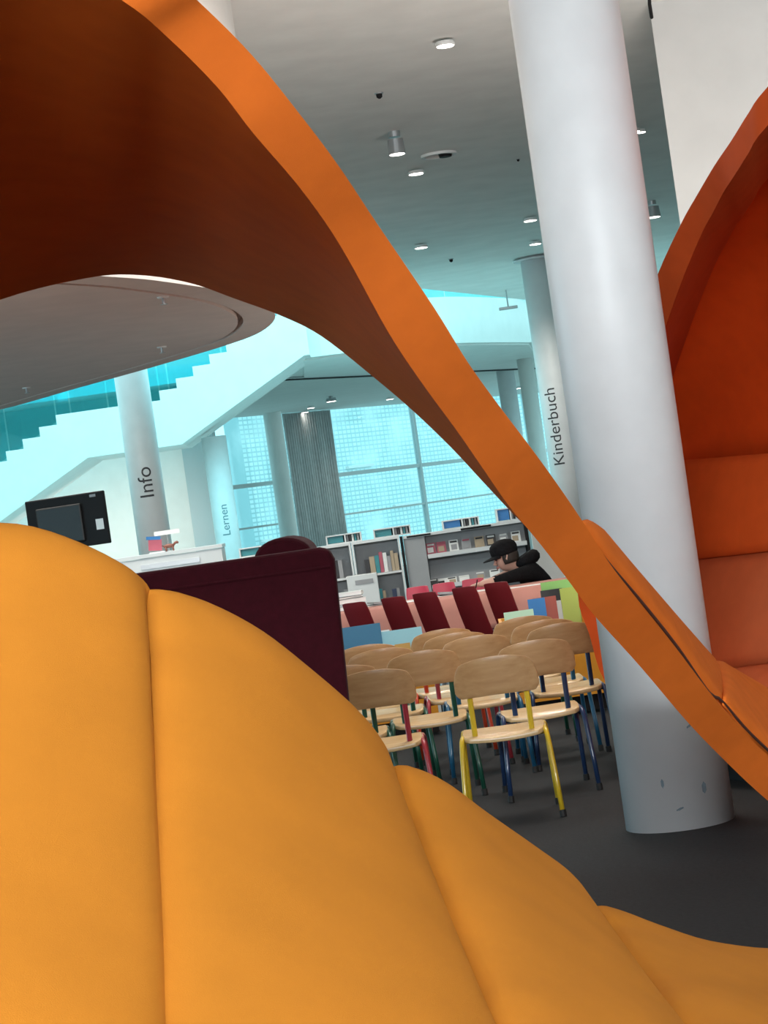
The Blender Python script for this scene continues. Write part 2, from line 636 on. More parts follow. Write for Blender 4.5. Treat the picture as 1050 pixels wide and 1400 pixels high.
# curtain and pillar next to the glass
ta, tb = t_of(399, 2.4, .35), t_of(464, 2.4, .35)
nc = 168
rows = []
for z in (0.05, 1.4, 2.8, GAL - .03):
    row = []
    for i in range(nc + 1):
        f = i / nc
        o = .35 + .03 * math.sin(f * 2 * math.pi * 21) * (1 + .3 * math.sin(f * 23)) + .01 * math.sin(z * 3 + f * 40)
        row.append(fac(ta + (tb - ta) * f, z, o))
    rows.append(row)
tag(link('curtain', closed_patch(rows, FN * .012), M_curt, smooth=True), 'dark grey pleated floor length curtain between two windows', 'curtain')
tp = t_of(386, 2.4, .6)
bm = bmesh.new()
pc = fac(tp, 0, .6)
lathe(bm, [(.22, 0), (.22, GAL)], pc, 32)
tag(link('column', bm, M_white, smooth=False), 'plain white column left of the grey curtain', 'column')


def column(name, c, r, z1, label, m_, word=None, size=.2, zc=2, ink=None, face=None, rings=()):
    t = thing(name, label, 'column', c)
    bm_ = bmesh.new()
    lathe(bm_, [(r, 0), (r, z1)], (0, 0, 0), 64)
    s = link('shaft', bm_, m_, t, smooth=True)
    for pl in s.data.polygons:
        pl.use_smooth = abs(pl.normal.z) < .5
    for (z, w, h) in rings:
        b2 = bmesh.new()
        lathe(b2, [(r + w, z), (r + w, z + h)], (0, 0, 0), 48)
        link('collar', b2, m_, t, smooth=False)
    if word:
        me = text_mesh(word, size)
        fx = face if face is not None else math.atan2(-c[1], -c[0])
        for v in me.vertices:
            th = fx + v.co.y / (r + .003) * -1
            # text x runs up the shaft, text y towards the left of the reader
            v.co = V(((r + .003) * math.cos(th), (r + .003) * math.sin(th), zc + v.co.x))
        me.materials.clear()
        me.materials.append(ink or M_ink)
        o = bpy.data.objects.new('lettering', me)
        COL.objects.link(o)
        o.parent = t
        o['label'] = 'dark lettering %s running up the column' % word
    return t


# near white column, the Kinderbuch, Info and Lernen columns, two by the glass
cn = column('column', (1.036, 3.34 * K, 0), .226, CEIL, 'thick white round column in the foreground, beside the orange band', M_col)
scuff = mat('grey_scuff', (0.16, 0.22, 0.26), .8)
for (ang_, z, w, h, tilt) in ((-1.25, .42, .035, .012, .5), (-1.15, .16, .02, .05, .2), (-1.9, .2, .012, .04, 0), (-1.65, .09, .03, .01, .3)):
    bm = bmesh.new()
    g = []
    for j in range(2):
        g.append([bm.verts.new((.2275 * math.cos(ang_ + (i / 4 - .5) * w / .23), .2275 * math.sin(ang_ + (i / 4 - .5) * w / .23), z + (j - .5) * h * (1 - abs(i / 4 - .5)) + tilt * (i / 4 - .5) * w)) for i in range(5)])
    grid_faces(bm, g)
    link('scuff_mark', bm, scuff, cn)
kx = x_at(764, 11.3 * K, 2.4)
zk = at(764, 583, 11.3).z
column('column', (kx, 11.3 * K, 0), .225, CEIL, 'white round column lettered Kinderbuch, half hidden by the nearest column', M_col, 'Kinderbuch', .235, zk, M_ink, face=math.atan2(-11.3 * K, -kx) - .33, rings=((CEIL - .05, .10, .02),))
ci = at(197, 640, 10.5)
column('column', (ci.x, 10.5 * K, 0), .222, CEIL, 'pale grey round column lettered Info behind the counter', M_col, 'Info', .27, at(195, 661, 10.5).z, M_ink)
cl = at(305, 690, 13.65)
column('column', (cl.x, 13.65 * K, 0), .21, 3.12, 'light blue lit column lettered Lernen below the stair', M_col, 'Lernen', .19, at(308, 711, 13.65).z, M_inkgrey)
cb = at(698, 560, 18.0)
column('column', (cb.x, 18.0 * K, 0), .2, GAL, 'slim round column by the far windows, above the orange band', M_col)
cb = at(733, 600, 16.6)
column('column', (cb.x, 16.6 * K, 0), .17, GAL, 'slim white column just left of the Kinderbuch column', M_white)

# ------------------------------------------------------------------ the stair across the atrium
SY0, SY1 = 13.3 * K, 13.3 * K + 2.0
SL = .53
st = thing('staircase', 'white stair with landing and glass balustrade rising across the atrium', 'staircase', (0, 0, 0))
XL0, XL1 = -4.72, -3.15           # landing, underside
ZL = 3.03
low = -9.0
bott = [(low, ZL - SL * (XL0 - low)), (XL0, ZL), (XL1, ZL), (XL1 + (GAL - ZL) / SL, GAL), (-.85, GAL)]
TL = 3.80
TX0, TX1 = -5.15, -3.40           # landing, top
rise, run = .159, .30
topr = []
x, z = TX1, TL
while z < FT - .01:
    topr += [(x, z), (x, min(z + rise, FT))]
    z = min(z + rise, FT)
    x += run
x_top = x
topl = []
x, z = TX0, TL
while x > low:
    topl += [(x, z), (x, z - rise)]
    z -= rise
    x -= run
z_end = z
outline = bott + [(-.85, FT), (x_top - run, FT)] + list(reversed(topr))[1:] + topl + [(low, z_end)]
link('stringer', prism_y(bmesh.new(), outline, SY0, SY0 + .14), M_white, st)
link('stringer', prism_y(bmesh.new(), outline, SY1 - .12, SY1), M_white, st)
# sloping underside between the stringers
und = [(a[0], a[1] + .004) for a in bott]
poly = und + [(a[0], a[1] + .12) for a in reversed(und)]
link('underside', prism_y(bmesh.new(), poly, SY0 + .14, SY1 - .12), M_white, st)
x, z = TX1, TL
while z < FT - .01:
    link('step', bx((x + run / 2, (SY0 + SY1) / 2 + .01, min(z + rise, FT) - .03), (run + .02, SY1 - SY0 - .262, .05)), M_white, st)
    z = min(z + rise, FT)
    x += run
x, z = TX0, TL
while x > low + .3:
    link('step', bx((x - run / 2, (SY0 + SY1) / 2 + .01, z - rise - .03), (run + .02, SY1 - SY0 - .262, .05)), M_white, st)
    z -= rise
    x -= run
link('landing', bx(((TX0 + TX1) / 2, (SY0 + SY1) / 2 + .01, TL - .04), (TX1 - TX0, SY1 - SY0 - .262, .06)), M_white, st)


def tops(x):
    if x < TX0:
        return TL - SL * (TX0 - x)
    if x > TX1:
        return min(TL + SL * (x - TX1), FT)
    return TL


brk = [low + .2, -7.6, -6.3, TX0, (TX0 + TX1) / 2, TX1, -2.3, x_top]
for yy in (SY0 + .07, SY1 - .06):
    for a, b in zip(brk, brk[1:]):
        a2, b2 = a + .015, b - .015
        poly = [(a2, tops(a2) - .1), (b2, tops(b2) - .1), (b2, tops(b2) + 1.0), (a2, tops(a2) + 1.0)]
        link('glass_panel', prism_y(bmesh.new(), poly, yy - .008, yy + .008), M_balu, st)
    rail = [(x_, yy, tops(x_) + 1.02) for x_ in (low + .2, TX0, TX1, x_top)]
    link('handrail', tube(bmesh.new(), rail, .022, 8), M_steel, st)
gb = bpy.data.objects.new('gallery_balustrade', None)
COL.objects.link(gb)
tag(gb, 'tinted glass balustrade standing on the gallery edge', 'balustrade')
for i in range(2, len(gp) - 1, 3):
    a, b = gp[i], gp[min(i + 3, len(gp) - 1)]
    d_ = (b - a).normalized()
    bm = bmesh.new()
    a, b = a + d_ * .015 + V((0, .1, 0)), b - d_ * .015 + V((0, .1, 0))
    box(bm, ((a.x + b.x) / 2, (a.y + b.y) / 2, FT + .5), ((b - a).length, .016, 1.0), Matrix.Rotation(math.atan2(d_.y, d_.x), 3, 'Z'))
    link('glass_panel', bm, M_balu, gb)
link('handrail', tube(bmesh.new(), [(p.x, p.y + .1, FT + 1.03) for p in gp], .022, 8), M_steel, gb)

# ------------------------------------------------------------------ ceiling lamps and fittings


def downlight(px, py, zc, r, drop, label, power=0, tilt=0, group=None):
    p = atz(px, py, zc - drop)
    t = thing('ceiling_spotlight', label, 'spotlight', (p.x, p.y, zc), 0, group)
    if drop > .06:
        bm_ = bmesh.new()
        lathe(bm_, [(.05, -.05), (.05, 0)], (0, 0, 0), 20)
        link('mount', bm_, M_steel, t)
    bm_ = bmesh.new()
    lathe(bm_, [(r * .9, -max(drop * .35, .004)), (r, -drop + .015), (r * 1.02, -drop), (r * .86, -drop), (r * .84, -drop + .01)], (0, 0, 0), 24)
    link('housing', bm_, M_steel if drop > .06 else M_white, t)
    bm_ = bmesh.new()
    lathe(bm_, [(r * .86, -drop - .004), (r * .86, -drop + .004)], (0, 0, 0), 24)
    link('lens', bm_, M_lamp, t)
    if power:
        d = bpy.data.lights.new('spot_beam', 'SPOT')
        d.energy = power
        d.color = WARM
        d.spot_size = R(140)
        d.spot_blend = .6
        d.shadow_soft_size = .08
        o = bpy.data.objects.new('spot_beam', d)
        COL.objects.link(o)
        o.parent = t
        o.location = (0, 0, -drop - .03)
    return t


SPB = 200
downlight(609, 63, CEIL, .07, .05, 'bright ceiling spot nearest the top, by itself', SPB)
downlight(543, 211, CEIL, .075, .20, 'hanging cylinder spotlight left of the round ceiling opening', SPB)
downlight(569, 238, CEIL, .08, .05, 'recessed ceiling spot just below the hanging cylinder', SPB)
downlight(576, 339, CEIL, .085, .05, 'recessed ceiling spot nearest the orange band', SPB)
downlight(725, 302, CEIL, .085, .05, 'upper of the two ceiling spots left of the near column', SPB)
downlight(732, 334, CEIL, .085, .05, 'lower of the two ceiling spots left of the near column', SPB)
downlight(894, 297, CEIL, .085, .20, 'hanging cylinder spotlight right of the near column', SPB)
downlight(869, 180, CEIL, .045, .05, 'left of the two tiny ceiling spots right of the near column', 0)
downlight(877, 181, CEIL, .045, .05, 'right of the two tiny ceiling spots right of the near column', 0)
downlight(417, 564, GAL, .10, .05, 'lower left spot below the gallery, above the curtain', 0)
downlight(425, 558, GAL, .10, .05, 'second spot from the left below the gallery', 0)
downlight(453, 549, GAL, .12, .12, 'third spot from the left below the gallery', 0)
downlight(533, 546, GAL, .10, .05, 'fourth spot from the left below the gallery, nearest the dark underside', 70)
downlight(710, 531, GAL, .10, .05, 'upper spot of three below the gallery, by the slim columns', 0)
downlight(717, 546, GAL, .10, .05, 'lower left spot of three by the slim columns', 70)
downlight(723, 542, GAL, .10, .05, 'lower right spot of three by the slim columns', 0)

for px, py, lab in ((519, 134, 'small dark ceiling detector left of the near column, highest'), (617, 358, 'small dark ceiling detector above the gallery edge'), (709, 223, 'tiny dark dot detector beside the near column')):
    p = atz(px, py, CEIL - .04)
    t = thing('smoke_detector', lab, 'detector', (p.x, p.y, CEIL))
    t.scale = (.75, .75, .75) if px != 709 else (.4, .4, .4)
    link('base', lathe(bmesh.new(), [(.045, -.012), (.05, 0)], (0, 0, 0), 18), M_steel, t)
    link('head', lathe(bmesh.new(), [(.012, -.06), (.03, -.045), (.034, -.012)], (0, 0, 0), 18), M_dark, t)
p = atz(600, 213, CEIL - .02)
t = thing('ceiling_speaker', 'round white ring with a dark opening in the ceiling', 'speaker', (p.x, p.y, CEIL))
bm = bmesh.new()
bmesh.ops.create_circle(bm, segments=8, radius=.001)
bm.clear()
lathe(bm, [(.17, -.001), (.17, -.025), (.135, -.025), (.13, -.002)], (0, 0, 0), 36)
link('ring', bm, M_white, t)
bm = bmesh.new()
lathe(bm, [(.058, -.04), (.066, -.003)], (.06, 0, 0), 24)
link('opening', bm, M_dark, t)
for px, py, lab in ((224, 413, 'upper small sprinkler on the oval soffit'), (222, 480, 'lower right small sprinkler on the oval soffit'), (37, 535, 'lower left small sprinkler on the oval soffit')):
    p = atz(px, py, ZS - .03)
    t = thing('ceiling_sprinkler', lab, 'sprinkler', (p.x, p.y, ZS))
    link('rose', lathe(bmesh.new(), [(.03, -.008), (.034, 0)], (0, 0, 0), 16), M_white, t)
    bm = bmesh.new()
    lathe(bm, [(.009, -.04), (.009, -.008)], (0, 0, 0), 10)
    link('nozzle', bm, M_steel, t)
    link('deflector', lathe(bmesh.new(), [(.02, -.044), (.02, -.041)], (0, 0, 0), 12), M_steel, t)
# T shaped fixture hanging in front of the fascia
p = at(695, 421, 12.9)
t = thing('hanging_fixture', 'small dark T shaped fixture hanging in front of the white fascia', 'fixture', (p.x, p.y, p.z))
link('rod', tube(bmesh.new(), [(0, 0, .02), (0, 0, CEIL - p.z)], .012, 8), M_steel, t)
link('bar', bx((0, 0, 0), (.30, .07, .045), bevel=.008), M_steel, t)
# dark cable on the partition
pa, pb, pc_ = at(887, -40, 5.2), at(888, 5, 5.3), at(891, 24, 5.35)
tag(link('hanging_cable', tube(bmesh.new(), [pa + V((0, 0, .12)), pa, pb, pc_], .012, 8), M_dark), 'short dark cable hanging from the ceiling at top right', 'cable')

# ------------------------------------------------------------------ the orange ribbon shelter
KL = [(-420, 60), (-330, -60), (-180, -130), (0, -100), (166, 0), (228, 50), (297, 119), (347, 183), (411, 258), (466, 337), (532, 456), (580, 528), (624, 588), (660, 640), (696, 692), (738, 743),
      (778, 795), (813, 842), (876, 912), (938, 985), (989, 1038), (1050, 1095), (1140, 1168)]
KU = [(-520, -10), (-400, -150), (-190, -235), (40, -195), (225, -38), (283, 13), (345, 76), (402, 146), (461, 224), (517, 308), (593, 420), (640, 496), (684, 557), (722, 607), (757, 655), (792, 706),
      (832, 768), (864, 810), (923, 884), (982, 962), (1030, 1009), (1085, 1062), (1165, 1128)]
KF = [(-420, 640), (-300, 560), (-150, 475), (0, 410), (120, 380), (190, 376), (260, 387), (320, 408), (385, 432), (440, 460), (510, 515), (565, 562), (617, 612), (657, 655), (700, 701), (745, 746), (790, 797), (829, 843), (894, 912)]
DL = [1.25, 1.25, 1.26, 1.28, 1.32, 1.36, 1.40, 1.44, 1.50, 1.57, 1.65, 1.71, 1.77, 1.82, 1.88, 1.95, 2.02, 2.08, 2.20, 2.32, 2.42, 2.53, 2.72]
DW = [.9, .9, .9, .88, .86, .84, .80, .76, .70, .65, .58, .54, .50, .47, .44, .42, .42, .42, .42]
Ls, Us, Fs = [], [], []
for i, (l, u) in enumerate(zip(KL, KU)):
    d = DL[i]
    L_, U_ = at(*l, d), at(*u, d)
    if i < len(KF):
        F_ = at(*KF[i], d + DW[i] * 1.08)
    else:
        k = (i - 18) / 4
        F_ = L_ + V((.14 + .22 * min(k * 1.6, 1), 1.22, 0))
    Ls.append(L_); Us.append(U_); Fs.append(F_)
# carry both ends to the floor, outside the frame
T0 = Us[0] - Ls[0]
fl = []
for (x_, y_, z_, tx, tz) in ((-1.45, 1.40, .0, -.11, .0), (-1.44, 1.38, .6, -.11, .0), (-1.36, 1.34, 1.2, -.11, .02), (-1.18, 1.29, 1.85, -.10, .05)):
    fl.append((V((x_, y_ * K, z_)), V((x_ + tx, y_ * K, z_ + tz)), V((x_ - .2, y_ * K + 2.6, z_ * .97))))
Ls = [a[0] for a in fl] + Ls
Us = [a[1] for a in fl] + Us
Fs = [a[2] for a in fl] + Fs
b_ = (Ls[-1], Us[-1], Fs[-1])
for dx in (.3, .6, .9):
    Ls.append(V((b_[0].x + dx, b_[0].y - dx * .8, max(b_[0].z - .06 * dx, .02))))
    Us.append(V((b_[1].x + dx, b_[1].y - dx * .8, max(b_[0].z - .06 * dx, .02) + .11)))
    Fs.append(V((b_[2].x + dx * 1.1, b_[2].y - dx * .5, max(b_[2].z - .06 * dx, .02))))
SUB = 5
NP = (len(Ls) - 1) * SUB
bm = bmesh.new()
NW = 8
sect = []
for s in range(NP + 1):
    t_ = s / NP
    L_, U_, F_ = cr(Ls, t_), cr(Us, t_), cr(Fs, t_)
    T_ = U_ - L_
    inner = [L_.lerp(F_, j / NW) for j in range(NW + 1)]
    outer = [q + T_ * (1.0 - .25 * j / NW) for j, q in enumerate(inner)]
    hol = .22 * min(1, max(0, (17.0 + 3 - t_ * (len(Ls) - 1)) / 5))
    inner = [q + T_ * hol * math.sin(math.pi * j / NW) for j, q in enumerate(inner)]
    outer = [q + T_ * hol * math.sin(math.pi * j / NW) for j, q in enumerate(outer)]
    ring = [bm.verts.new(q) for q in inner] + [bm.verts.new(q) for q in reversed(outer)]
    sect.append(ring)
for a, b in zip(sect, sect[1:]):
    m_ = len(a)
    for i in range(m_):
        bm.faces.new((a[i], a[(i + 1) % m_], b[(i + 1) % m_], b[i]))
bm.faces.new(sect[0]); bm.faces.new(list(reversed(sect[-1])))
pod = thing('ribbon_shelter', 'orange felt ribbon arching over the view and dipping into a seat at right', 'shelter', (0, 0, 0))
for e in bm.edges:
    if e.calc_length() and len(e.link_faces) == 2 and e.link_faces[0].normal.length == 0:
        e.smooth = True
sharp_cols = {0, NW, NW + 1, 2 * NW + 1}
for a, b in zip(sect, sect[1:]):
    for i in sharp_cols:
        e = bm.edges.get((a[i], b[i]))
        if e:
            e.smooth = False
sh = link('shell', bm, M_orange, pod, smooth=True)


def pillow(front, back, lift, d_up, m_, parent, name, n=40, w=12):
    """long cushion between a front line and a back line, domed by lift"""
    bm_ = bmesh.new()
    rings_ = []
    for s in range(n + 1):
        t_ = s / n
        A, B = by_length(front, t_), by_length(back, t_)
        e = min(1, math.sin(math.pi * min(max(t_, .0), 1)) * 3.2) ** .5 if 0 < t_ < 1 else .02
        ring = []
        for j in range(w + 1):
            f = j / w
            k = (1 - abs(2 * f - 1) ** 3)
            ring.append(A.lerp(B, f) + d_up * (lift * (.35 + .65 * k) * e))
        low_ = [A.lerp(B, f) - d_up * .016 for f in (1, .66, .33, 0)]
        rings_.append([bm_.verts.new(q) for q in ring + low_])
    for a, b in zip(rings_, rings_[1:]):
        mm = len(a)
        for i in range(mm):
            bm_.faces.new((a[i], a[(i + 1) % mm], b[(i + 1) % mm], b[i]))
    bm_.faces.new(rings_[0]); bm_.faces.new(list(reversed(rings_[-1])))
    return link(name, bm_, m_, parent, smooth=True)


NRM = V((.72, .0, .69))
NUDGE = V((.007, 0, .006))
cf = [at(788, 716, 1.97), at(829, 770, 2.04), at(876, 825, 2.13), at(923, 884, 2.22), at(967, 947, 2.31), at(984, 958, 2.34)]
cb_ = [at(796, 713, 2.10), at(840, 762, 2.22), at(884, 812, 2.35), at(934, 866, 2.55), at(974, 906, 2.75), at(990, 925, 2.8)]
cf = [q + NUDGE for q in cf]
slit_line = [q + V((-.004, -.006, -.004)) for q in cf]
pillow(cf, cb_, .034, NRM, M_orange, pod, 'back_cushion')
cf = [at(986, 960, 2.34), at(1017, 996, 2.40), at(1050, 1028, 2.46), at(1085, 1060, 2.54), at(1165, 1126, 2.72)]
cb_ = [at(972, 905, 2.80), at(1010, 925, 2.92), at(1050, 948, 2.98), at(1100, 985, 3.05), at(1200, 1050, 3.2)]
cf = [q + NUDGE for q in cf]
slit_line += [q + V((-.004, -.006, -.004)) for q in cf[1:]]
link('slit_shade_strip', tube(bmesh.new(), [by_length(slit_line, i / 60) for i in range(61)], .0048, 6), mat('slit_shade_brown', (.05, .012, .006), .8), pod, smooth=True)  # dark tube in place of the shade under the cushions' front edge
pillow(cf, cb_, .05, V((.35, 0, .93)), M_orange, pod, 'seat_cushion')

# ------------------------------------------------------------------ amber quilted lounge in the foreground
seams = [
    ([(-330, 770), (-330, 900), (-340, 1100), (-350, 1300), (-360, 1560)], .93, .58),
    ([(205, 806), (213, 880), (219, 1000), (223, 1110), (229, 1250), (233, 1400), (238, 1560)], 1.0, .64),
    ([(535, 1049), (560, 1112), (600, 1200), (650, 1312), (690, 1400), (765, 1560)], 1.14, .74),
    ([(808, 1241), (830, 1270), (880, 1330), (940, 1400), (1075, 1560)], 1.30, .86),
    ([(1300, 1300), (1330, 1360), (1370, 1430), (1400, 1490), (1450, 1580)], 1.55, 1.05),
]
ridges = [
    [(-330, 770), (-200, 738), (-80, 723), (0, 722), (45, 727), (95, 742), (145, 762), (180, 780), (198, 795), (205, 806)],
    [(205, 806), (220, 806), (245, 812), (290, 832), (350, 868), (420, 924), (480, 974), (515, 1010), (528, 1030), (535, 1049)],
    [(535, 1049), (548, 1046), (565, 1051), (600, 1072), (650, 1114), (720, 1163), (770, 1195), (795, 1220), (808, 1241)],
    [(808, 1241), (822, 1238), (840, 1243), (890, 1268), (950, 1293), (1010, 1305), (1060, 1308), (1150, 1304), (1300, 1300)],
]
lounge = thing('quilted_lounge', 'amber channel-quilted lounge filling the near foreground', 'lounge', (0, 0, 0))
NU, NS = 36, 44
for k in range(4):
    (sl, d0l, d1l), (sr, d0r, d1r) = seams[k], seams[k + 1]
    rg = [p_ + (0,) for p_ in ridges[k]]
    slp = [p_ + (0,) for p_ in sl]
    srp = [p_ + (0,) for p_ in sr]
    P = []
    for j in range(NS + 1):
        s = (j / NS) ** 1.5
        a, b = by_length(slp, s), by_length(srp, s)
        row = []
        for i in range(NU + 1):
            # denser next to the seams
            u_ = .5 - .5 * math.cos(math.pi * i / NU)
            a0, b0 = by_length(slp, 0), by_length(srp, 0)
            q = a.lerp(b, u_) + (by_length(rg, u_) - a0.lerp(b0, u_)) * (1 - s) ** 2
            d0 = d0l + (d0r - d0l) * u_
            d1 = d1l + (d1r - d1l) * u_
            d = d1 + (d0 - d1) * (1 - s) ** 1.25
            row.append(at(q.x, q.y, d))
        P.append(row)
    G = [[p_.copy() for p_ in row] for row in P]
    eye = V((0, 0, EYE))
    for j in range(NS + 1):
        ramp = 1 - math.exp(-j / 3.0)
        for i in range(NU + 1):
            tu = P[j][min(i + 1, NU)] - P[j][max(i - 1, 0)]
            tv = P[min(j + 1, NS)][i] - P[max(j - 1, 0)][i]
            nn = tu.cross(tv)
            if nn.length < 1e-9:
                continue
            nn.normalize()
            if nn.dot(eye - P[j][i]) < 0:
                nn = -nn
            u_ = .5 - .5 * math.cos(math.pi * i / NU)
            bul = (1 - abs(2 * u_ - 1) ** 2.6)
            G[j][i] = P[j][i] + nn * (.026 * ramp * bul - .012 * ramp * (1 - bul) ** 6)
    # over the crest to the back, and down both sides to the floor
    back = []
    for dy, dz in ((.30, -1.0), (.22, -.5), (.13, -.16), (.075, -.055), (.03, -.010)):
        back.append([V((p_.x, p_.y + dy, max(p_.z + dz if dz > -.9 else .0, .0))) for p_ in G[0]])
    front = [[V((p_.x, p_.y - .01, 0.0)) for p_ in G[-1]]]
    rows = back + G + front
    bm = bmesh.new()
    vs = [[bm.verts.new(p_) for p_ in row] for row in rows]
    grid_faces(bm, vs)
    for c in (0, NU):
        bm.faces.new([r_[c] for r_ in vs])
    bm.faces.new(vs[0] + list(reversed(vs[-1])))
    o = link('quilted_panel', bm, M_amber, lounge, smooth=True)

# ------------------------------------------------------------------ red hooded seat behind the column
hood = thing('hooded_seat', 'red orange hooded seat with high padded back right of the near column', 'seat', (0, 0, 0))
RO = [(1290, -90), (1170, -10), (1050, 118), (1023, 155), (1000, 192), (977, 226), (954, 265), (931, 306), (898, 378), (862, 480), (826, 600), (802, 710), (790, 812), (806, 868), (826, 930), (870, 972), (950, 995), (1080, 1015)]
RI = [(1290, -30), (1180, 42), (1050, 171), (1023, 210), (1004, 240), (989, 263), (974, 292), (958, 322), (928, 395), (894, 494), (858, 608), (834, 714), (822, 812), (836, 860), (850, 905), (892, 940), (962, 958), (1090, 978)]
RD = [2.9, 3.0, 3.12, 3.17, 3.23, 3.31, 3.40, 3.49, 3.64, 3.85, 3.98, 4.02, 4.0, 3.97, 3.93, 3.85, 3.72, 3.55]
A_ = [at(*p_, d) for p_, d in zip(RO, RD)]
B_ = [at(*p_, d) for p_, d in zip(RI, RD)]
bm = bmesh.new()
sect = []
NP = (len(A_) - 1) * 4
for s in range(NP + 1):
    t_ = s / NP
    a, b = cr(A_, t_), cr(B_, t_)
    dv = V((.22, 1.2, 0))
    pts_ = [b, b + dv * .33 + (b - a) * .1, b + dv * .66 + (b - a) * .2, b + dv + (b - a) * .3, a + dv * 1.02, a + dv * .5, a]
    sect.append([bm.verts.new(q if q.z > .004 else V((q.x, q.y, .004))) for q in pts_])
for a, b in zip(sect, sect[1:]):
    m_ = len(a)
    for i in range(m_):
        bm.faces.new((a[i], a[(i + 1) % m_], b[(i + 1) % m_], b[i]))
bm.faces.new(sect[0]); bm.faces.new(list(reversed(sect[-1])))
for a, b in zip(sect, sect[1:]):
    for i in (0, 3, 4, 6):
        e = bm.edges.get((a[i], b[i]))
        if e:
            e.smooth = False
o = link('hood_shell', bm, M_rim, hood, smooth=True)


def pad(q, ds, m_, name, bulge=.03, thick=.09, nu=20, nv=10):
    """padded panel with pixel corners q = top-left, top-right, bottom-right, bottom-left and depths ds"""
    c = [at(*p_, d) for p_, d in zip(q, ds)]
    nrm = (c[1] - c[0]).cross(c[3] - c[0]).normalized()
    if nrm.y > 0:
        nrm = -nrm
    rows_ = []
    for j in range(nv + 1):
        v_ = j / nv
        row = []
        for i in range(nu + 1):
            u_ = i / nu
            q_ = c[0].lerp(c[1], u_).lerp(c[3].lerp(c[2], u_), v_)
            k = (1 - abs(2 * v_ - 1) ** 4) * (1 - abs(2 * u_ - 1) ** 8)
            row.append(q_ + nrm * bulge * k)
        rows_.append(row)
    return link(name, closed_patch(rows_, -nrm * thick), m_, hood, smooth=True)


ctl = [(858, 608), (894, 494), (928, 395), (958, 322), (989, 263), (1023, 210), (1050, 171), (1110, 108), (1180, 42), (1290, -30), (1330, -50)]
rows = []
for j in range(11):
    v_ = j / 10
    row = []
    for i in range(41):
        u_ = i / 40
        px = 858 + (1330 - 858) * u_
        for (xa_, ya_), (xb_, yb_) in zip(ctl, ctl[1:]):
            if xa_ <= px <= xb_:
                py = ya_ + (yb_ - ya_) * (px - xa_) / (xb_ - xa_)
        bot_y = 640 - 40 * u_
        q = V((px - 12 * (1 - v_), (py - 14) + (bot_y - py + 14) * v_, 0))
        rim_d = 4.0 - 1.05 * min(1, u_ * 1.5) + .07
        row.append(at(q.x, q.y, rim_d + (4.6 - 1.12 * u_ - rim_d) * (1 - (1 - v_) ** 2.2)))
    rows.append(row)
link('back_panel', closed_patch(rows, V((.03, .08, 0))), M_red, hood, smooth=True)
pad([(850, 636), (1330, 597), (1330, 722), (850, 775)], (4.52, 3.42, 3.38, 4.46), mat('red_felt_half_lit', (0.58, 0.082, 0.012), 0.9, noise=0.05, nscale=9, bump=0.2, bscale=700, spec=0.1), 'back_panel', .025)  # panel felt copied lighter, weaker hood shade put into the colour
M_salmon = mat('red_felt_lit', (0.50, 0.10, 0.032), .85, noise=.05, nscale=9, bump=.2, bscale=700, spec=.1)  # same felt again, light falling on the seat put into the colour
pad([(850, 777), (1330, 724), (1330, 866), (850, 932)], (4.46, 3.38, 3.30, 4.30), M_salmon, 'lower_back_pad', .03)
pad([(850, 934), (1330, 868), (1330, 960), (850, 1000)], (4.3, 3.30, 3.05, 3.9), M_salmon, 'seat_pad', .03, .2)
c0 = [at(870, 1000, 4.0), at(1330, 1010, 3.1), at(1330, 900, 3.3), at(850, 950, 4.3)]
bm = bmesh.new()
prism(bm, [(q.x, q.y) for q in c0], .0, .2)
link('plinth', bm, M_dark, hood)

# ------------------------------------------------------------------ burgundy high-back sofa
SYF = 2.95 * K
xr = x_at(456, SYF, 1.33)
xl = x_at(120, SYF, 1.33) - .25
so = thing('high_back_sofa', 'dark burgundy high-backed sofa seen from behind, in front of the counter', 'sofa', (0, 0, 0))
zt = 1.355
outl = [(xl, .12), (xr - .05, .12), (xr - .02, .8), (xr, zt - .05), (xr - .015, zt - .012), (xr - .05, zt), (xl + .05, zt), (xl, zt - .05)]
o = link('back_panel', prism_y(bmesh.new(), outl, SYF, SYF + .11), M_burg, so)
bevel_mod(o, .018, 3, 30)
# welt just under the top of the back
link('welt', tube(bmesh.new(), [(xl + .03, SYF - .001, zt - .075), (xr - .02, SYF - .001, zt - .075)], .007, 6), M_burg, so)
# side wings with arched tops
for xs, nm, ah in ((xr - .30, 'side_wing', .075), (xl + .01, 'side_wing', .02)):
    pr = []
    for i in range(15):
        a = math.pi * i / 14
        pr.append((xs + .11 + .11 * math.cos(a), zt - .02 - (.06 if ah < .03 else 0) + ah * math.sin(a)))
    pr += [(xs, .12), (xs + .22 - .05, .12)]
    o = link(nm, prism_y(bmesh.new(), pr, SYF + .112, SYF + .78), M_burg, so, smooth=False)
    bevel_mod(o, .02, 3, 50)
link('seat', bx(((xl + xr) / 2, SYF + .445, .36), (xr - xl - .62, .65, .18), bevel=.04), M_burg, so)
for xx in (xl + .1, xr - .16):
    for yy in (SYF + .06, SYF + .68):
        link('leg', lathe(bmesh.new(), [(.018, 0), (.022, .125)], (xx, yy, 0), 12), M_steel, so)

# ------------------------------------------------------------------ children's chairs
CH_COL = {
    'yellow': mat('yellow_enamel', (.62, .42, .02), .3, coat=.3),
    'red': mat('red_enamel', (.36, .03, .045), .3, coat=.3),
    'orange': mat('vermilion_enamel', (.55, .05, .015), .3, coat=.3),
    'green': mat('green_enamel', (.008, .075, .045), .28, coat=.3),
    'navy': mat('navy_enamel', (.012, .035, .10), .28, coat=.3),
    'blue': mat('blue_enamel', (.01, .10, .20), .28, coat=.3),
}
M_foot = mat('black_rubber', (.01, .01, .01), .7)
SEAT_Z, BACK_Z = .395, .66


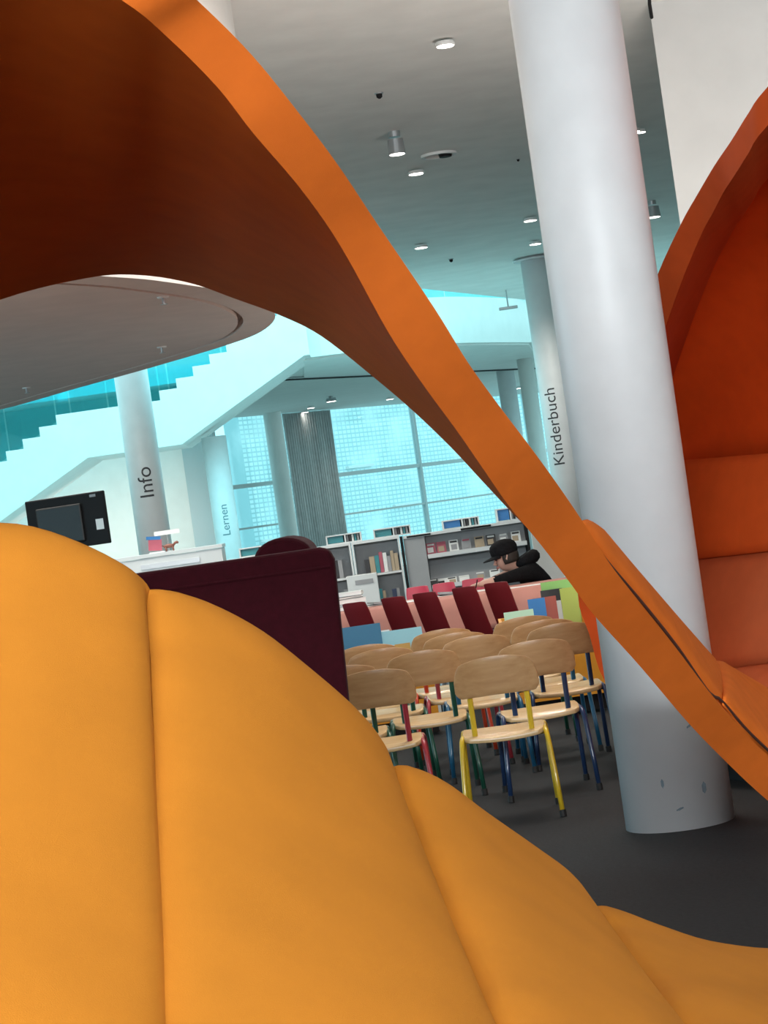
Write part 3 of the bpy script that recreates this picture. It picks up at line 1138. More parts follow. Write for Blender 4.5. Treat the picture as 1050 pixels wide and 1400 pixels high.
def make_chair():
    root = bpy.data.objects.new('school_chair', None)
    COL.objects.link(root)
    # origin below the backrest; the sitter looks to +y
    rows_ = []
    nu, nv = 14, 12
    for j in range(nv + 1):
        y = .015 + .30 * j / nv
        row = []
        for i in range(nu + 1):
            f = 2 * i / nu - 1
            w = .175 + .012 * math.sin(math.pi * j / nv)
            if j == 0 or j == nv:
                w -= .02
            z = SEAT_Z + .006 - .010 * (1 - f * f) * (1 - j / nv) + .016 * j / nv
            if j >= nv - 2:
                z -= .010 * (j - nv + 3) / 2
            if j <= 1:
                z -= .008 * (2 - j) / 2
            row.append(V((w * f, y, z)))
        rows_.append(row)
    o_ = link('seat', closed_patch(rows_, V((0, 0, -.023))), W_seat, root, smooth=True)
    bevel_mod(o_, .005, 2, 40)
    # backrest: shield with a rounded top, bent round the sitter
    W2, n_ = .190, 22
    bmB = bmesh.new()

    def prof(f):
        """lower and upper edge of the backrest at f in -1..1"""
        a = abs(f)
        up = .088 - .040 * a ** 2.2 - (.062 * max(0, (a - .78) / .22) ** 2.4)
        lw = -.092 + .006 * (1 - a * a) + (.030 * max(0, (a - .84) / .16) ** 2.2)
        return lw, up
    fr, bk = [], []
    for i in range(n_ + 1):
        f = -math.cos(math.pi * i / n_)
        lw, up = prof(f)
        c1, c2 = [], []
        for k in range(7):
            z = lw + (up - lw) * k / 6
            y = -.012 + .045 * f * f - .12 * z
            c1.append(bmB.verts.new((f * W2, y - .005, BACK_Z + z)))
            c2.append(bmB.verts.new((f * W2, y + .006, BACK_Z + z)))
        fr.append(c1); bk.append(c2)
    grid_faces(bmB, fr); grid_faces(bmB, [list(reversed(c)) for c in bk])
    for a, b in ((fr[0], bk[0]), (fr[-1], bk[-1])):
        for k in range(6):
            bmB.faces.new((a[k], a[k + 1], b[k + 1], b[k]))
    for i in range(n_):
        for k in (0, -1):
            bmB.faces.new((fr[i][k], fr[i + 1][k], bk[i + 1][k], bk[i][k]))
    o_ = link('backrest', bmB, W_chair, root, smooth=True)
    bevel_mod(o_, .003, 2, 50)
    for sx in (-1, 1):
        x = .128 * sx
        link('back_post', tube(bmesh.new(), [(x, .058, SEAT_Z - .022), (x, .056, SEAT_Z + .03), (x, .052, SEAT_Z + .12), (x, .046, BACK_Z - .06), (x, .030, BACK_Z + .02)], .0125, 8, .55), CH_COL['yellow'], root)
        link('screw', lathe(bmesh.new(), [(.006, 0), (.004, .004)], (x, .008, BACK_Z + .01), 10, Matrix.Rotation(R(90), 3, 'X')), M_steel, root)
        xs = .190 * sx
        # rear leg runs up, bends and carries half of the seat rail; front leg likewise
        zr = SEAT_Z - .004
        rear = [(xs + .022 * sx, -.040, .02), (xs + .016 * sx, -.018, .16), (xs + .007 * sx, .006, .31), (xs + .003 * sx, .022, zr - .035), (xs, .036, zr - .01), (xs - .004 * sx, .065, zr), (xs - .006 * sx, .12, zr), (xs - .006 * sx, .19, zr)]
        fro = [(xs - .006 * sx, .19, zr), (xs - .006 * sx, .27, zr), (xs - .004 * sx, .318, zr), (xs, .345, zr - .012), (xs + .002 * sx, .358, zr - .035), (xs + .004 * sx, .364, .30), (xs + .008 * sx, .374, .16), (xs + .012 * sx, .384, .02)]
        for pp, e in ((rear, 0), (fro, -1)):
            lg = link('leg', tube(bmesh.new(), pp, .0115, 10), CH_COL['yellow'], root, smooth=True)
            q = V(pp[e])
            q2 = V(pp[1 if e == 0 else -2])
            dr = (q2 - q).normalized()
            link('foot_cap', tube(bmesh.new(), [q - dr * .019, q + dr * .012], .0155, 10), M_foot, lg)
    for y in (.08, .28):
        link('cross_bar', tube(bmesh.new(), [(-.19, y, SEAT_Z - .022), (.19, y, SEAT_Z - .022)], .008, 8), CH_COL['yellow'], root)
    return root


chairs = [   # pixel x of the backrest centre, depth, turn, colour, label
    (677, 3.585 * K, -3, 'yellow', 'wooden school chair with yellow legs, nearest of all'),
    (511, 3.66 * K, -1, 'red', 'wooden school chair with crimson legs, nearest the burgundy sofa'),
    (732, 3.83 * K, 2, 'navy', 'navy legged school chair just behind the yellow one, to its right'),
    (579, 3.97 * K, 1, 'green', 'green legged school chair between the crimson and the yellow one'),
    (468, 3.87 * K, 1, 'green', 'green legged school chair behind the crimson one, mostly hidden by the sofa'),
    (768, 4.20 * K, 1, 'navy', 'navy legged school chair furthest right, beside the near column'),
    (652, 4.19 * K, 1, 'blue', 'blue legged school chair directly behind the yellow one'),
    (523, 4.20 * K, 1, 'green', 'green legged school chair two rows behind the crimson one'),
    (624, 4.37 * K, 2, 'red', 'crimson legged school chair behind the blue one'),
    (745, 4.38 * K, 2, 'blue', 'blue legged school chair behind the one furthest right'),
    (502, 4.39 * K, 2, 'green', 'green legged school chair at the back left, by the plain blue book'),
    (606, 4.56 * K, 2, 'orange', 'vermilion legged school chair in the last row, middle'),
    (718, 4.60 * K, 2, 'green', 'pale backed school chair furthest away at right, below the picture books'),
]
base_chair = make_chair()
base_parts = None
for i, (px, d, rz, colr, lab) in enumerate(chairs):
    c = base_chair if i == 0 else copy_tree(base_chair)
    c.location = (x_at(px, d, BACK_Z), d, 0)
    c.rotation_euler = (0, 0, R(rz))
    tag(c, lab, 'chair', 'school chairs set out in rows')
    for ch in c.children:
        if ch.name.split('.')[0] in ('leg', 'back_post', 'cross_bar'):
            ch.material_slots[0].link = 'OBJECT'
            ch.material_slots[0].material = CH_COL[colr]

# ------------------------------------------------------------------ picture book boxes behind the chairs


def book_box(x0, x1, y0, y1, z0, z1, label, m_side, m_front):
    t = thing('book_trough', label, 'book box', ((x0 + x1) / 2, (y0 + y1) / 2, 0))
    w, d = x1 - x0, y1 - y0
    link('base', bx((0, 0, z0 / 2 + .01), (w - .06, d - .06, z0 - .02)), M_dark, t)
    link('bottom_board', bx((0, 0, z0 + .012), (w - .04, d - .04, .02)), m_side, t)
    for sx in (-1, 1):
        pr = [(-d / 2, z0), (d / 2, z0), (d / 2, z1), (-d / 2, z1 - .07)]
        bm_ = bmesh.new()
        a = [bm_.verts.new((sx * (w / 2 - .009) - .009, y, z)) for y, z in pr]
        b = [bm_.verts.new((sx * (w / 2 - .009) + .009, y, z)) for y, z in pr]
        for i in range(4):
            bm_.faces.new((a[i], a[(i + 1) % 4], b[(i + 1) % 4], b[i]))
        bm_.faces.new(a); bm_.faces.new(list(reversed(b)))
        link('side_panel', bm_, m_side, t)
    link('front_panel', bx((0, -d / 2 + .009, (z0 + z1 - .14) / 2), (w - .037, .018, z1 - .14 - z0)), m_front, t)
    link('rear_panel', bx((0, d / 2 - .009, (z0 + z1) / 2), (w - .037, .018, z1 - z0)), m_side, t)
    return t


def book(c, w, h, th, m_, label, rz=0, tilt=0, group=None, rx=0, name='picture_book'):
    t = thing(name, label, 'book', c, rz, group)
    rot = Matrix.Rotation(tilt, 3, 'Y') @ Matrix.Rotation(rx, 3, 'X')
    bm_ = bmesh.new()
    for yy in (-th / 2 + .0015, th / 2 - .0015):
        box(bm_, rot @ V((0, yy, h / 2)), (w, .003, h), rot)
    box(bm_, rot @ V((-w / 2 + .0015, 0, h / 2)), (.003, th - .007, h), rot)
    link('cover', bm_, m_, t)
    link('pages', bx(rot @ V((.001, 0, h / 2)), (w - .008, max(th - .008, .003), h - .012), rot), M_paper, t)
    return t


def cmat(name, c):
    return mat(name, c, .5)


BK = {k: cmat('cover_' + k, c) for k, c in {
    'green': (.18, .38, .10), 'olive': (.30, .36, .06), 'blue': (.02, .16, .42), 'brick': (.30, .06, .04), 'mint': (.45, .68, .50), 'white': (.72, .74, .72), 'grey': (.28, .29, .30),
    'black': (.02, .02, .022), 'yellow': (.60, .48, .08), 'sky': (.25, .52, .60), 'ochre': (.45, .25, .04), 'teal': (.03, .22, .25), 'rose': (.40, .08, .12), 'tan': (.38, .30, .20), 'navy': (.02, .04, .10)}.items()}

D1 = 5.10 * K
xa, xb = x_at(686, D1, .6), x_at(828, D1, .4)
book_box(xa, xb, D1, D1 + .32, .12, .66, 'amber book box behind the right hand chairs', M_trough, M_trough)
for px, yy, h, colr, w, lab in ((709, .10, .56, 'mint', .19, 'pale mint picture book standing at the left of the amber box'), (735, .16, .62, 'blue', .11, 'narrow blue picture book in the amber box'),
                                (746, .22, .62, 'brick', .15, 'brick red picture book in the amber box'), (757, .34, .66, 'black', .14, 'black picture book in the middle of the amber box'),
                                (768, .40, .71, 'green', .23, 'large leaf green picture book, tallest in the amber box'), (766, .28, .585, 'white', .12, 'small white picture book in the amber box'),
                                (780, .20, .66, 'olive', .11, 'olive green picture book at the right of the amber box')):
    yb = D1 + .035 + yy * .5
    book((x_at(px, yb, .7), yb, .145), w, h, .018, BK[colr], lab, 0, 0, 'picture books in the amber box', rx=R(-3))
D2 = 5.10 * K
xa, xb = x_at(452, D2, .6), x_at(590, D2, .6)
book_box(xa, xb, D2, D2 + .32, .12, .56, 'low book box with orange front behind the left hand chairs', M_shelf, M_trough)
book((x_at(489, D2 + .07, .7), D2 + .07, .145), .30, .61, .022, M_blue, 'wide plain blue picture book standing by the burgundy sofa', 0, 0, 'picture books in the low box', rx=R(-3))
book((x_at(545, D2 + .16, .6), D2 + .16, .145), .32, .545, .02, BK['sky'], 'pale blue picture book right of the plain blue one', 0, 0, 'picture books in the low box', rx=R(-4))
book((x_at(553, D2 + .045, .5), D2 + .045, .145), .10, .46, .02, BK['ochre'], 'small ochre picture book peeping over the chair backs', 0, 0, 'picture books in the low box', rx=R(-3))
book((x_at(512, D2 + .24, .6), D2 + .24, .145), .22, .55, .02, BK['white'], 'white picture book edge behind the blue one', 0, 0, 'picture books in the low box', rx=R(-3))

# ------------------------------------------------------------------ long table with salmon cloth
TZ, TY0, TY1 = .74, 6.0 * K, 6.0 * K + .8
tx0, tx1 = x_at(455, TY0, TZ), x_at(800, TY0, TZ) + .25
tt = thing('long_table', 'long table under a salmon cloth in front of the display rack', 'table', ((tx0 + tx1) / 2, (TY0 + TY1) / 2, 0))
w, d = tx1 - tx0, TY1 - TY0
link('tabletop', bx((0, 0, TZ - .018), (w, d, .028)), M_shelf, tt)
for sx in (-1, 1):
    for sy in (-1, 1):
        link('leg', tube(bmesh.new(), [(sx * (w / 2 - .08), sy * (d / 2 - .08), 0), (sx * (w / 2 - .08), sy * (d / 2 - .08), TZ - .032)], .02, 10), M_steel, tt)
# tablecloth: thin top, front drop with a slight wave and a fold
xf = x_at(712, TY0, TZ)
rows = []
nx = 70
prof_ = [(TY1 + .02, TZ - .16), (TY1 + .018, TZ - .08), (TY1 + .012, TZ), (TY1, TZ + .003), (TY0 + .3, TZ + .003), (TY0, TZ + .003), (TY0 - .012, TZ - .004), (TY0 - .02, TZ - .10), (TY0 - .024, TZ - .17), (TY0 - .027, TZ - .22), (TY0 - .03, TZ - .26)]
for j, (y, z) in enumerate(prof_):
    row = []
    for i in range(nx + 1):
        x = tx0 - .02 + (tx1 - tx0 + .04) * i / nx
        yy = y
        if j > 6 or j < 2:
            amp = (.006 + .012 * abs(z - TZ) / .4)
            s_ = 1 if j > 6 else -1
            yy += s_ * amp * math.sin(x * 11 + 1.3 * math.sin(x * 5))
            yy -= s_ * .055 * max(0, 1 - abs(x - xf - .06) / .14) * min(1, abs(z - TZ) / .3)
        row.append(V((x, yy, z)))
    rows.append(row)
bm = bmesh.new()
g = [[bm.verts.new(p_) for p_ in row] for row in rows]
grid_faces(bm, g)
o = link('tablecloth', bm, M_cloth, smooth=True)
sol = o.modifiers.new('thickness', 'SOLIDIFY')
sol.thickness = .002
sol.offset = 1
tag(o, 'salmon tablecloth draped over the long table', 'tablecloth')


def sheet(px, py, w, d, rz, label, z=None, th=.003, m_=None, name='paper_sheet', cat='paper', group=None):
    z = TZ + .006 if z is None else z
    p_ = atz(px, py, z)
    return tag(link(name, bx((0, 0, th / 2), (w, d, th), None), m_ or M_paper, None, loc=(p_.x, min(max(p_.y, TY0 + .17), TY1 - .18), z)), label, cat, group), rz


for px, py, w, d, rz, lab in ((497, 829, .20, .28, .1, 'white sheet near the left end of the table'), (528, 819, .2, .28, -.2, 'white sheet overlapping behind the first one, left of the second red chair'),
                              (563, 822, .21, .30, .1, 'white sheet between the second and third red chairs'), (602, 812, .21, .30, .15, 'white sheet behind the third red chair, beside the dark book'),
                              (700, 806, .24, .14, 0, 'white sheet in front of the person in black'), (655, 808, .21, .2, -.2, 'white sheet under the writing hand'), (756, 799, .36, .16, .02, 'long white sheet at the right of the table')):
    o, a = sheet(px, py, w, d, rz, lab)
    o.rotation_euler = (0, 0, a)
z0 = TZ + .006
for k in range(5):
    p_ = at(474, 812, (TY0 + .5) / K)
    th = (.028, .018, .035, .02, .03)[k]
    t = thing('stacked_book', ('lowest', 'second lowest', 'middle', 'second highest', 'topmost')[k] + ' book of the pale stack at the left table end', 'book', (p_.x + (.01, -.015, .02, -.01, .012)[k], TY0 + .5, z0), (.1, -.25, .2, .35, -.1)[k], 'pale books stacked on the table')
    bm = bmesh.new()
    box(bm, (0, 0, .0015), (.22, .16, .003)); box(bm, (0, 0, th - .0015), (.22, .16, .003)); box(bm, (-.1085, 0, th / 2), (.003, .16, th - .006))
    link('cover', bm, BK[('white', 'grey', 'white', 'black', 'white')[k]], t)
    link('pages', bx((.002, 0, th / 2), (.212, .152, th - .007)), M_paper, t)
    z0 += th + .001
for px, py, rz, lab, colr in ((527, 816, .3, 'dark open magazine beside the pale stack', 'grey'), (620, 808, .1, 'dark book lying between the third and fourth red chairs', 'black')):
    p_ = atz(px, py, TZ + .02)
    t = thing('lying_book', lab, 'book', (p_.x, min(max(p_.y, TY0 + .17), TY1 - .2) - .02, TZ + .011), rz)
    link('cover', bx((0, 0, .002), (.26, .18, .003)), BK[colr], t)
    for sx in (-1, 1):
        link('pages', bx((sx * .063, 0, .012), (.118, .17, .014), Matrix.Rotation(sx * -.1, 3, 'Y')), BK['grey'] if sx < 0 else BK[colr], t)


# ------------------------------------------------------------------ red chairs along the table
def red_chair(m_):
    root = bpy.data.objects.new('dining_chair', None)
    COL.objects.link(root)
    rows_ = []
    for j in range(9):
        f = j / 8
        z = .36 + .50 * f
        y = -.17 - .33 * f - .02 * math.sin(math.pi * f)
        row = []
        for i in range(9):
            g_ = 2 * i / 8 - 1
            w_ = .092 + .004 * (1 - f) - (.006 if j == 8 else 0)
            row.append(V((w_ * g_, y + .012 * g_ * g_, z - (.005 * abs(g_) ** 6 if j == 8 else 0))))
        rows_.append(row)
    o_ = link('backrest', closed_patch(rows_, V((0, .016, 0))), m_, root, smooth=True)
    bevel_mod(o_, .004, 2, 45)
    rows_ = []
    for j in range(7):
        y = -.20 + .40 * j / 6
        rows_.append([V((.094 * (2 * i / 8 - 1) * (1 - .12 * (j in (0, 6))), y, .44 - .012 * math.sin(math.pi * i / 8) + .01 * (j / 6) ** 2)) for i in range(9)])
    o_ = link('seat', closed_patch(rows_, V((0, 0, -.02))), m_, root, smooth=True)
    for sx in (-1, 1):
        for sy in (-1, 1):
            link('leg', tube(bmesh.new(), [(sx * .075, sy * .17, .425), (sx * .083, sy * .20, 0)], [.013, .010], 8), M_steel, root)
    return root


rc = red_chair(M_crimson)
reds = [(482, 5.62, 'leftmost dark red chair at the table, close to the sofa'), (535, 5.60, 'second dark red chair from the left at the table'), (578, 5.58, 'third dark red chair from the left at the table'),
        (632, 5.56, 'fourth dark red chair from the left at the table'), (676, 5.54, 'dark red chair at the table in front of the person in black')]
for i, (px, d, lab) in enumerate(reds):
    c = rc if i == 0 else copy_tree(rc)
    yaw = R(-23)
    back = Matrix.Rotation(yaw, 3, 'Z') @ V((0, -.50, 0))
    d = 5.56 * K
    c.location = (x_at(px, d, .85) - back.x, d - back.y, 0)
    c.rotation_euler = (0, 0, yaw)
    tag(c, lab, 'chair', 'dark red chairs along the near side of the table')
for i, (px, lab) in enumerate(((570, 'bright red chair across the table, leftmost'), (606, 'bright red chair across the table, second'), (646, 'bright red chair across the table, left of the person'))):
    c = copy_tree(rc)
    c.rotation_euler = (0, 0, R(180))
    c.scale = (1, 1, .96)
    c.location = (x_at(px, TY1 + .35, .82), TY1 + .35 - .50, 0)
    tag(c, lab, 'chair', 'bright red chairs across the table')
    for ch in c.children:
        if ch.name.split('.')[0] in ('backrest', 'seat'):
            ch.material_slots[0].link = 'OBJECT'
            ch.material_slots[0].material = M_pinkred
for px, d, rz, m_, lab in ((748, 6.75 * K, 60, M_dark, 'black chair right behind the person in black'), (772, 7.0 * K, 75, M_pinkred, 'bright red chair at far right, behind the black one')):
    c = copy_tree(rc)
    c.location = (x_at(px, d, .8) + .2, d + .1, 0)
    c.rotation_euler = (0, 0, R(rz))
    tag(c, lab, 'chair', 'chairs at the right end of the table')
    for ch in c.children:
        if ch.name.split('.')[0] in ('backrest', 'seat'):
            ch.material_slots[0].link = 'OBJECT'
            ch.material_slots[0].material = m_

# ------------------------------------------------------------------ low bookshelves and display rack
YS = 9.0 * K
ORD = ['first', 'second', 'third', 'fourth', 'fifth', 'sixth', 'seventh', 'eighth', 'ninth', 'tenth', 'eleventh', 'twelfth']
WORDC = {'rose': 'dark rose', 'olive': 'olive green', 'navy': 'dark blue', 'teal': 'dark teal'}
sx0, sx1 = x_at(300, YS, 1.15), x_at(546, YS, 1.15)
xs_ = [sx0, x_at(392, YS, 1.15), x_at(482, YS, 1.0), sx1]
ZT = 1.165
for k in range(3):
    a, b = xs_[k] + .004, xs_[k + 1] - .004
    lab = ('low white bookshelf unit hidden behind the sofa', 'low white bookshelf unit just right of the sofa top', 'low white bookshelf unit beside the grey rack')[k]
    t = thing('bookshelf', lab, 'bookshelf', (a, YS, 0))
    w = b - a
    link('top_board', bx((w / 2, .17, ZT - .015), (w, .34, .03)), M_shelf, t)
    for x in (.011, w - .011):
        link('side_panel', bx((x, .17, (ZT - .03) / 2), (.022, .34, ZT - .03)), M_shelf, t)
    link('rear_panel', bx((w / 2, .332, (ZT - .03) / 2), (w - .046, .014, ZT - .03)), M_rack, t)
    for z in (.06, .40, .77):
        link('shelf', bx((w / 2, .165, z), (w - .046, .318, .024)), M_shelf, t)
    link('plinth', bx((w / 2, .17, .022), (w - .046, .30, .044)), M_dark, t)
    if k == 0:
        continue
    for z, nm in ((.784, 'upper shelf'), (.414, 'lower shelf')):
        x = a + .05
        n_ = 0
        while x < b - .08 and n_ < 11:
            h = random.uniform(.16, .24)
            th = random.uniform(.03, .06)
            if random.random() < .16:
                x += .07
            colr = random.choice(['grey', 'white', 'tan', 'black', 'olive', 'rose', 'teal', 'grey', 'white', 'navy'])
            if x + th > b - .04:
                break
            t2 = thing('shelved_book', '%s book, %s from left on the %s %s' % (WORDC.get(colr, colr), ORD[n_], nm, 'behind the sofa top' if k == 1 else 'beside the grey rack'), 'book', (x + th / 2, YS + .11, z), 0, 'books on the %s, %s unit' % (nm, 'left' if k == 1 else 'right'))
            bm = bmesh.new()
            box(bm, (-th / 2 + .0015, 0, h / 2), (.003, .16, h)); box(bm, (th / 2 - .0015, 0, h / 2), (.003, .16, h)); box(bm, (0, -.0785, h / 2), (th - .006, .003, h))
            link('cover', bm, BK[colr], t2)
            link('pages', bx((0, .002, h / 2), (th - .007, .15, h - .01)), M_paper, t2)
            x += th + .004
            n_ += 1
# display crates on the shelf tops


def crate(px, y, w, h, label, m_, g='book crates standing on the shelf tops', zt=ZT):
    x = x_at(px, y, zt + .05)
    t = thing('display_crate', label, 'crate', (x, y, zt), 0, g)
    link('bottom_board', bx((0, .12, .006), (w, .26, .012)), M_shelf, t)
    for sx in (-1, 0.08, 1):
        link('divider', bx((sx * (w / 2 - .008), .12, h / 2 + .006), (.016, .26, h - .012)), M_shelf, t)
    link('top_board', bx((0, .12, h + .004), (w, .26, .012)), M_shelf, t)
    link('front_card', bx((-w * .24, .02, h / 2 + .006), (w * .44, .01, h - .02)), m_, t)
    for i in range(5):
        link('media_case', bx((w * .10 + i * w * .075, .12, h * .46 + .006), (w * .055, .18, h * .78)), BK[('grey', 'black', 'white', 'teal', 'grey')[i]], t)
    link('rear_panel', bx((0, .245, h / 2 + .006), (w - .03, .01, h - .014)), M_dark, t)
    return t


crate(470, YS + .04, .40, .095, 'small book crate on the shelf just right of the sofa', BK['teal'])
crate(536, YS + .04, .42, .095, 'small book crate on the shelf beside the grey rack', BK['teal'])
crate(355, YS + .04, .46, .095, 'small book crate on the shelf left of the sofa bump', BK['teal'])
crate(630, YS + .22, .42, .095, 'small book crate on top of the grey display rack', BK['blue'], zt=1.151)
crate(697, YS + .22, .30, .14, 'small book crate at the right end of the display rack', BK['blue'], zt=1.151)

# grey display rack with sloping shelves
rx0, rx1 = sx1 + .03, x_at(718, YS, 1.1)
rk = thing('display_rack', 'grey magazine display rack with sloping shelves behind the person in black', 'rack', (rx0, YS, 0))
w = rx1 - rx0
xp = x_at(582, YS, 1.0) - rx0
link('side_panel', bx((-.012, .2, .575), (.03, .42, 1.15)), M_dark, rk)
link('side_panel', bx((w + .005, .2, .57), (.03, .42, 1.14)), M_dark, rk)
link('end_panel', bx((xp / 2 + .004, .03, .56), (xp - .01, .03, 1.12)), M_rack, rk)
link('top_board', bx((w / 2, .2, 1.135), (w - .02, .40, .03)), M_shelf, rk)
rot = Matrix.Rotation(R(-14), 3, 'X')
levels = (.20, .55, .90)
for z in levels:
    link('display_panel', bx(((xp + w) / 2, .20, z + .10), (w - xp - .02, .016, .26), rot), M_rack, rk)
    link('ledge', bx(((xp + w) / 2, .085, z - .03), (w - xp - .02, .17, .018)), M_shelf, rk)
    link('lip', bx(((xp + w) / 2, .002, z - .012), (w - xp - .02, .012, .045)), M_shelf, rk)
link('rear_panel', bx((w / 2, .39, .56), (w - .02, .016, 1.11)), M_rack, rk)
link('slot', bx((w * .60, -.006, 1.135), (.34, .016, .022)), M_dark, rk)
link('slot', bx((xp * .75, -.006, 1.135), (xp * 1.1, .016, .018)), M_dark, rk)


def magazine(px, z, w_, h, colr, lab, lean=-14, y=.095):
    x = x_at(px, YS + y, z + .1)
    t = thing('magazine', lab, 'magazine', (x, YS + y, z), 0, 'magazines on the display rack')
    rt = Matrix.Rotation(R(lean), 3, 'X')
    link('cover', bx(rt @ V((0, 0, h / 2)), (w_, .008, h), rt), BK[colr], t)
    link('print', bx(rt @ V((random.uniform(-.01, .01), -.006, h * .42)), (w_ * .62, .004, h * .42), rt), BK[random.choice(['black', 'white', 'tan', 'grey'])], t)
    link('print', bx(rt @ V((0, -.006, h * .85)), (w_ * .74, .004, h * .13), rt), BK[random.choice(['black', 'rose', 'white'])], t)


up = [(589, 'rose'), (603, 'rose'), (620, 'white'), (637, 'grey'), (655, 'tan'), (671, 'black'), (688, 'grey'), (705, 'white')]
names8 = ['first', 'second', 'third', 'fourth', 'fifth', 'sixth', 'seventh', 'last']
for i, (px, c_) in enumerate(up):
    magazine(px, .893, .105, .14, c_, '%s magazine from the left on the top rack shelf, cover facing out' % names8[i])
for i, (px, c_) in enumerate(((591, 'black'), (603, 'white'), (617, 'white'), (634, 'white'), (656, 'grey'), (676, 'white'))):
    magazine(px, .540, .115, .10 if i else .09, c_, '%s magazine from the left on the middle rack shelf' % names8[i], -40 if 0 < i < 4 else -16, y=.06)
# grey archive box beside the table
t = thing('archive_box', 'pale grey file box on the lower shelf behind the paper stack', 'box', (x_at(496, YS - .25, .7), YS - .25, 0))
link('body', bx((0, 0, .40), (.34, .22, .80), bevel=.006), M_shelf, t)
link('label_strip', bx((.02, -.113, .72), (.20, .006, .05)), BK['grey'], t)

# ------------------------------------------------------------------ info counter, monitor, small things on it
YC = 8.4 * K
cx1 = x_at(302, YC, 1.35)
cx0 = cx1 - 3.4
t = thing('info_counter', 'pale grey info counter behind the burgundy sofa', 'counter', ((cx0 + cx1) / 2, YC, 0))
w = cx1 - cx0
CZ = 1.36
link('front_panel', bx((0, .02, CZ / 2 - .02), (w, .04, CZ - .04)), M_shelf, t)
link('side_panel', bx((w / 2 - .02, .27, CZ / 2 - .02), (.04, .45, CZ - .04)), M_shelf, t)
link('top_board', bx((0, .25, CZ - .018), (w + .02, .52, .036)), M_shelf, t)
link('recess', bx((w / 2 - .55, -.002, CZ - .13), (.62, .012, .05)), M_steel, t)
p_ = at(93, 714, 7.6)
tv = thing('monitor', 'large black screen seen from behind, above the amber lounge', 'monitor', (p_.x, 7.6 * K, 0), R(-14))
mz = p_.z
link('casing', bx((0, 0, mz), (.80, .05, .50), bevel=.012), M_dark, tv)
link('rear_housing', bx((-.06, -.045, mz - .02), (.46, .045, .36), bevel=.015), mat('black_housing', (.006, .006, .006), .5), tv)
link('sticker', bx((.325, -.0265, mz - .06), (.075, .003, .10)), BK['white'], tv)
link('sticker', bx((.29, -.0265, mz + .215), (.06, .003, .025)), BK['grey'], tv)
link('pole', tube(bmesh.new(), [(-.06, .0, .03), (-.06, .0, mz - .24)], .03, 12), M_dark, tv)
link('base', lathe(bmesh.new(), [(.28, 0), (.28, .02), (.06, .035)], (-.06, 0, 0), 28), M_dark, tv)
p_ = at(213, 742, (YC + .12) / K)
t = thing('leaflet_holder', 'small leaflet holder with a blue and dark red card on the counter', 'holder', (p_.x, YC + .12, CZ + .001), R(5))
link('foot', bx((0, 0, .006), (.16, .09, .012)), M_shelf, t)
link('card', bx((-.01, 0, .085), (.14, .012, .12), Matrix.Rotation(R(6), 3, 'Y')), BK['rose'], t)
link('card', bx((-.02, -.001, .158), (.15, .014, .035), Matrix.Rotation(R(6), 3, 'Y')), BK['blue'], t)
p_ = at(228, 728, (YC + .3) / K)
t = thing('counter_sign', 'thin white sign strip on a stem on the counter', 'sign', (p_.x, YC + .3, CZ + .001))
link('stem', tube(bmesh.new(), [(0, 0, .006), (0, 0, p_.z - CZ)], .006, 8), M_steel, t)
link('foot', lathe(bmesh.new(), [(.05, 0), (.05, .006)], (0, 0, 0), 16), M_steel, t)
link('strip', bx((0, 0, p_.z - CZ), (.27, .012, .045)), BK['white'], t)
# little brown animal figure: body, head, four legs and tail
p_ = at(231, 744, (YC + .12) / K)
t = thing('toy_animal', 'little brown toy animal beside the leaflet holder', 'toy', (p_.x, YC + .14, CZ + .001))
M_toy = mat('brown_toy', (.18, .06, .04), .5)
bm = bmesh.new()
tube(bm, [(-.06, 0, .05), (-.03, 0, .056), (.02, 0, .055), (.05, 0, .052)], [.012, .022, .022, .014], 10)
tube(bm, [(.04, 0, .055), (.065, 0, .08), (.085, 0, .082), (.10, 0, .076)], [.012, .013, .016, .008], 10)
tube(bm, [(-.055, 0, .055), (-.085, 0, .07), (-.10, 0, .06)], [.006, .005, .004], 8)
for xx in (-.04, .035):
    for yy in (-.014, .014):
        tube(bm, [(xx, yy, .045), (xx + .004, yy, .0)], [.009, .007], 8)
link('body', bm, M_toy, t, smooth=True)

# ------------------------------------------------------------------ the man in black
PX, PY = 0, 0
man = thing('person', 'person in a black cap and black hooded jacket bent over the table writing', 'person', (0, 0, 0))
hd = at(690, 764, (TY1 + .20) / K)          # centre of the head
verts, edges, rad, mats_ = [], [], [], []


def sk(p_, r_, parent=None):
    verts.append(V(p_)); rad.append(r_)
    if parent is not None:
        edges.append((parent, len(verts) - 1))
    return len(verts) - 1


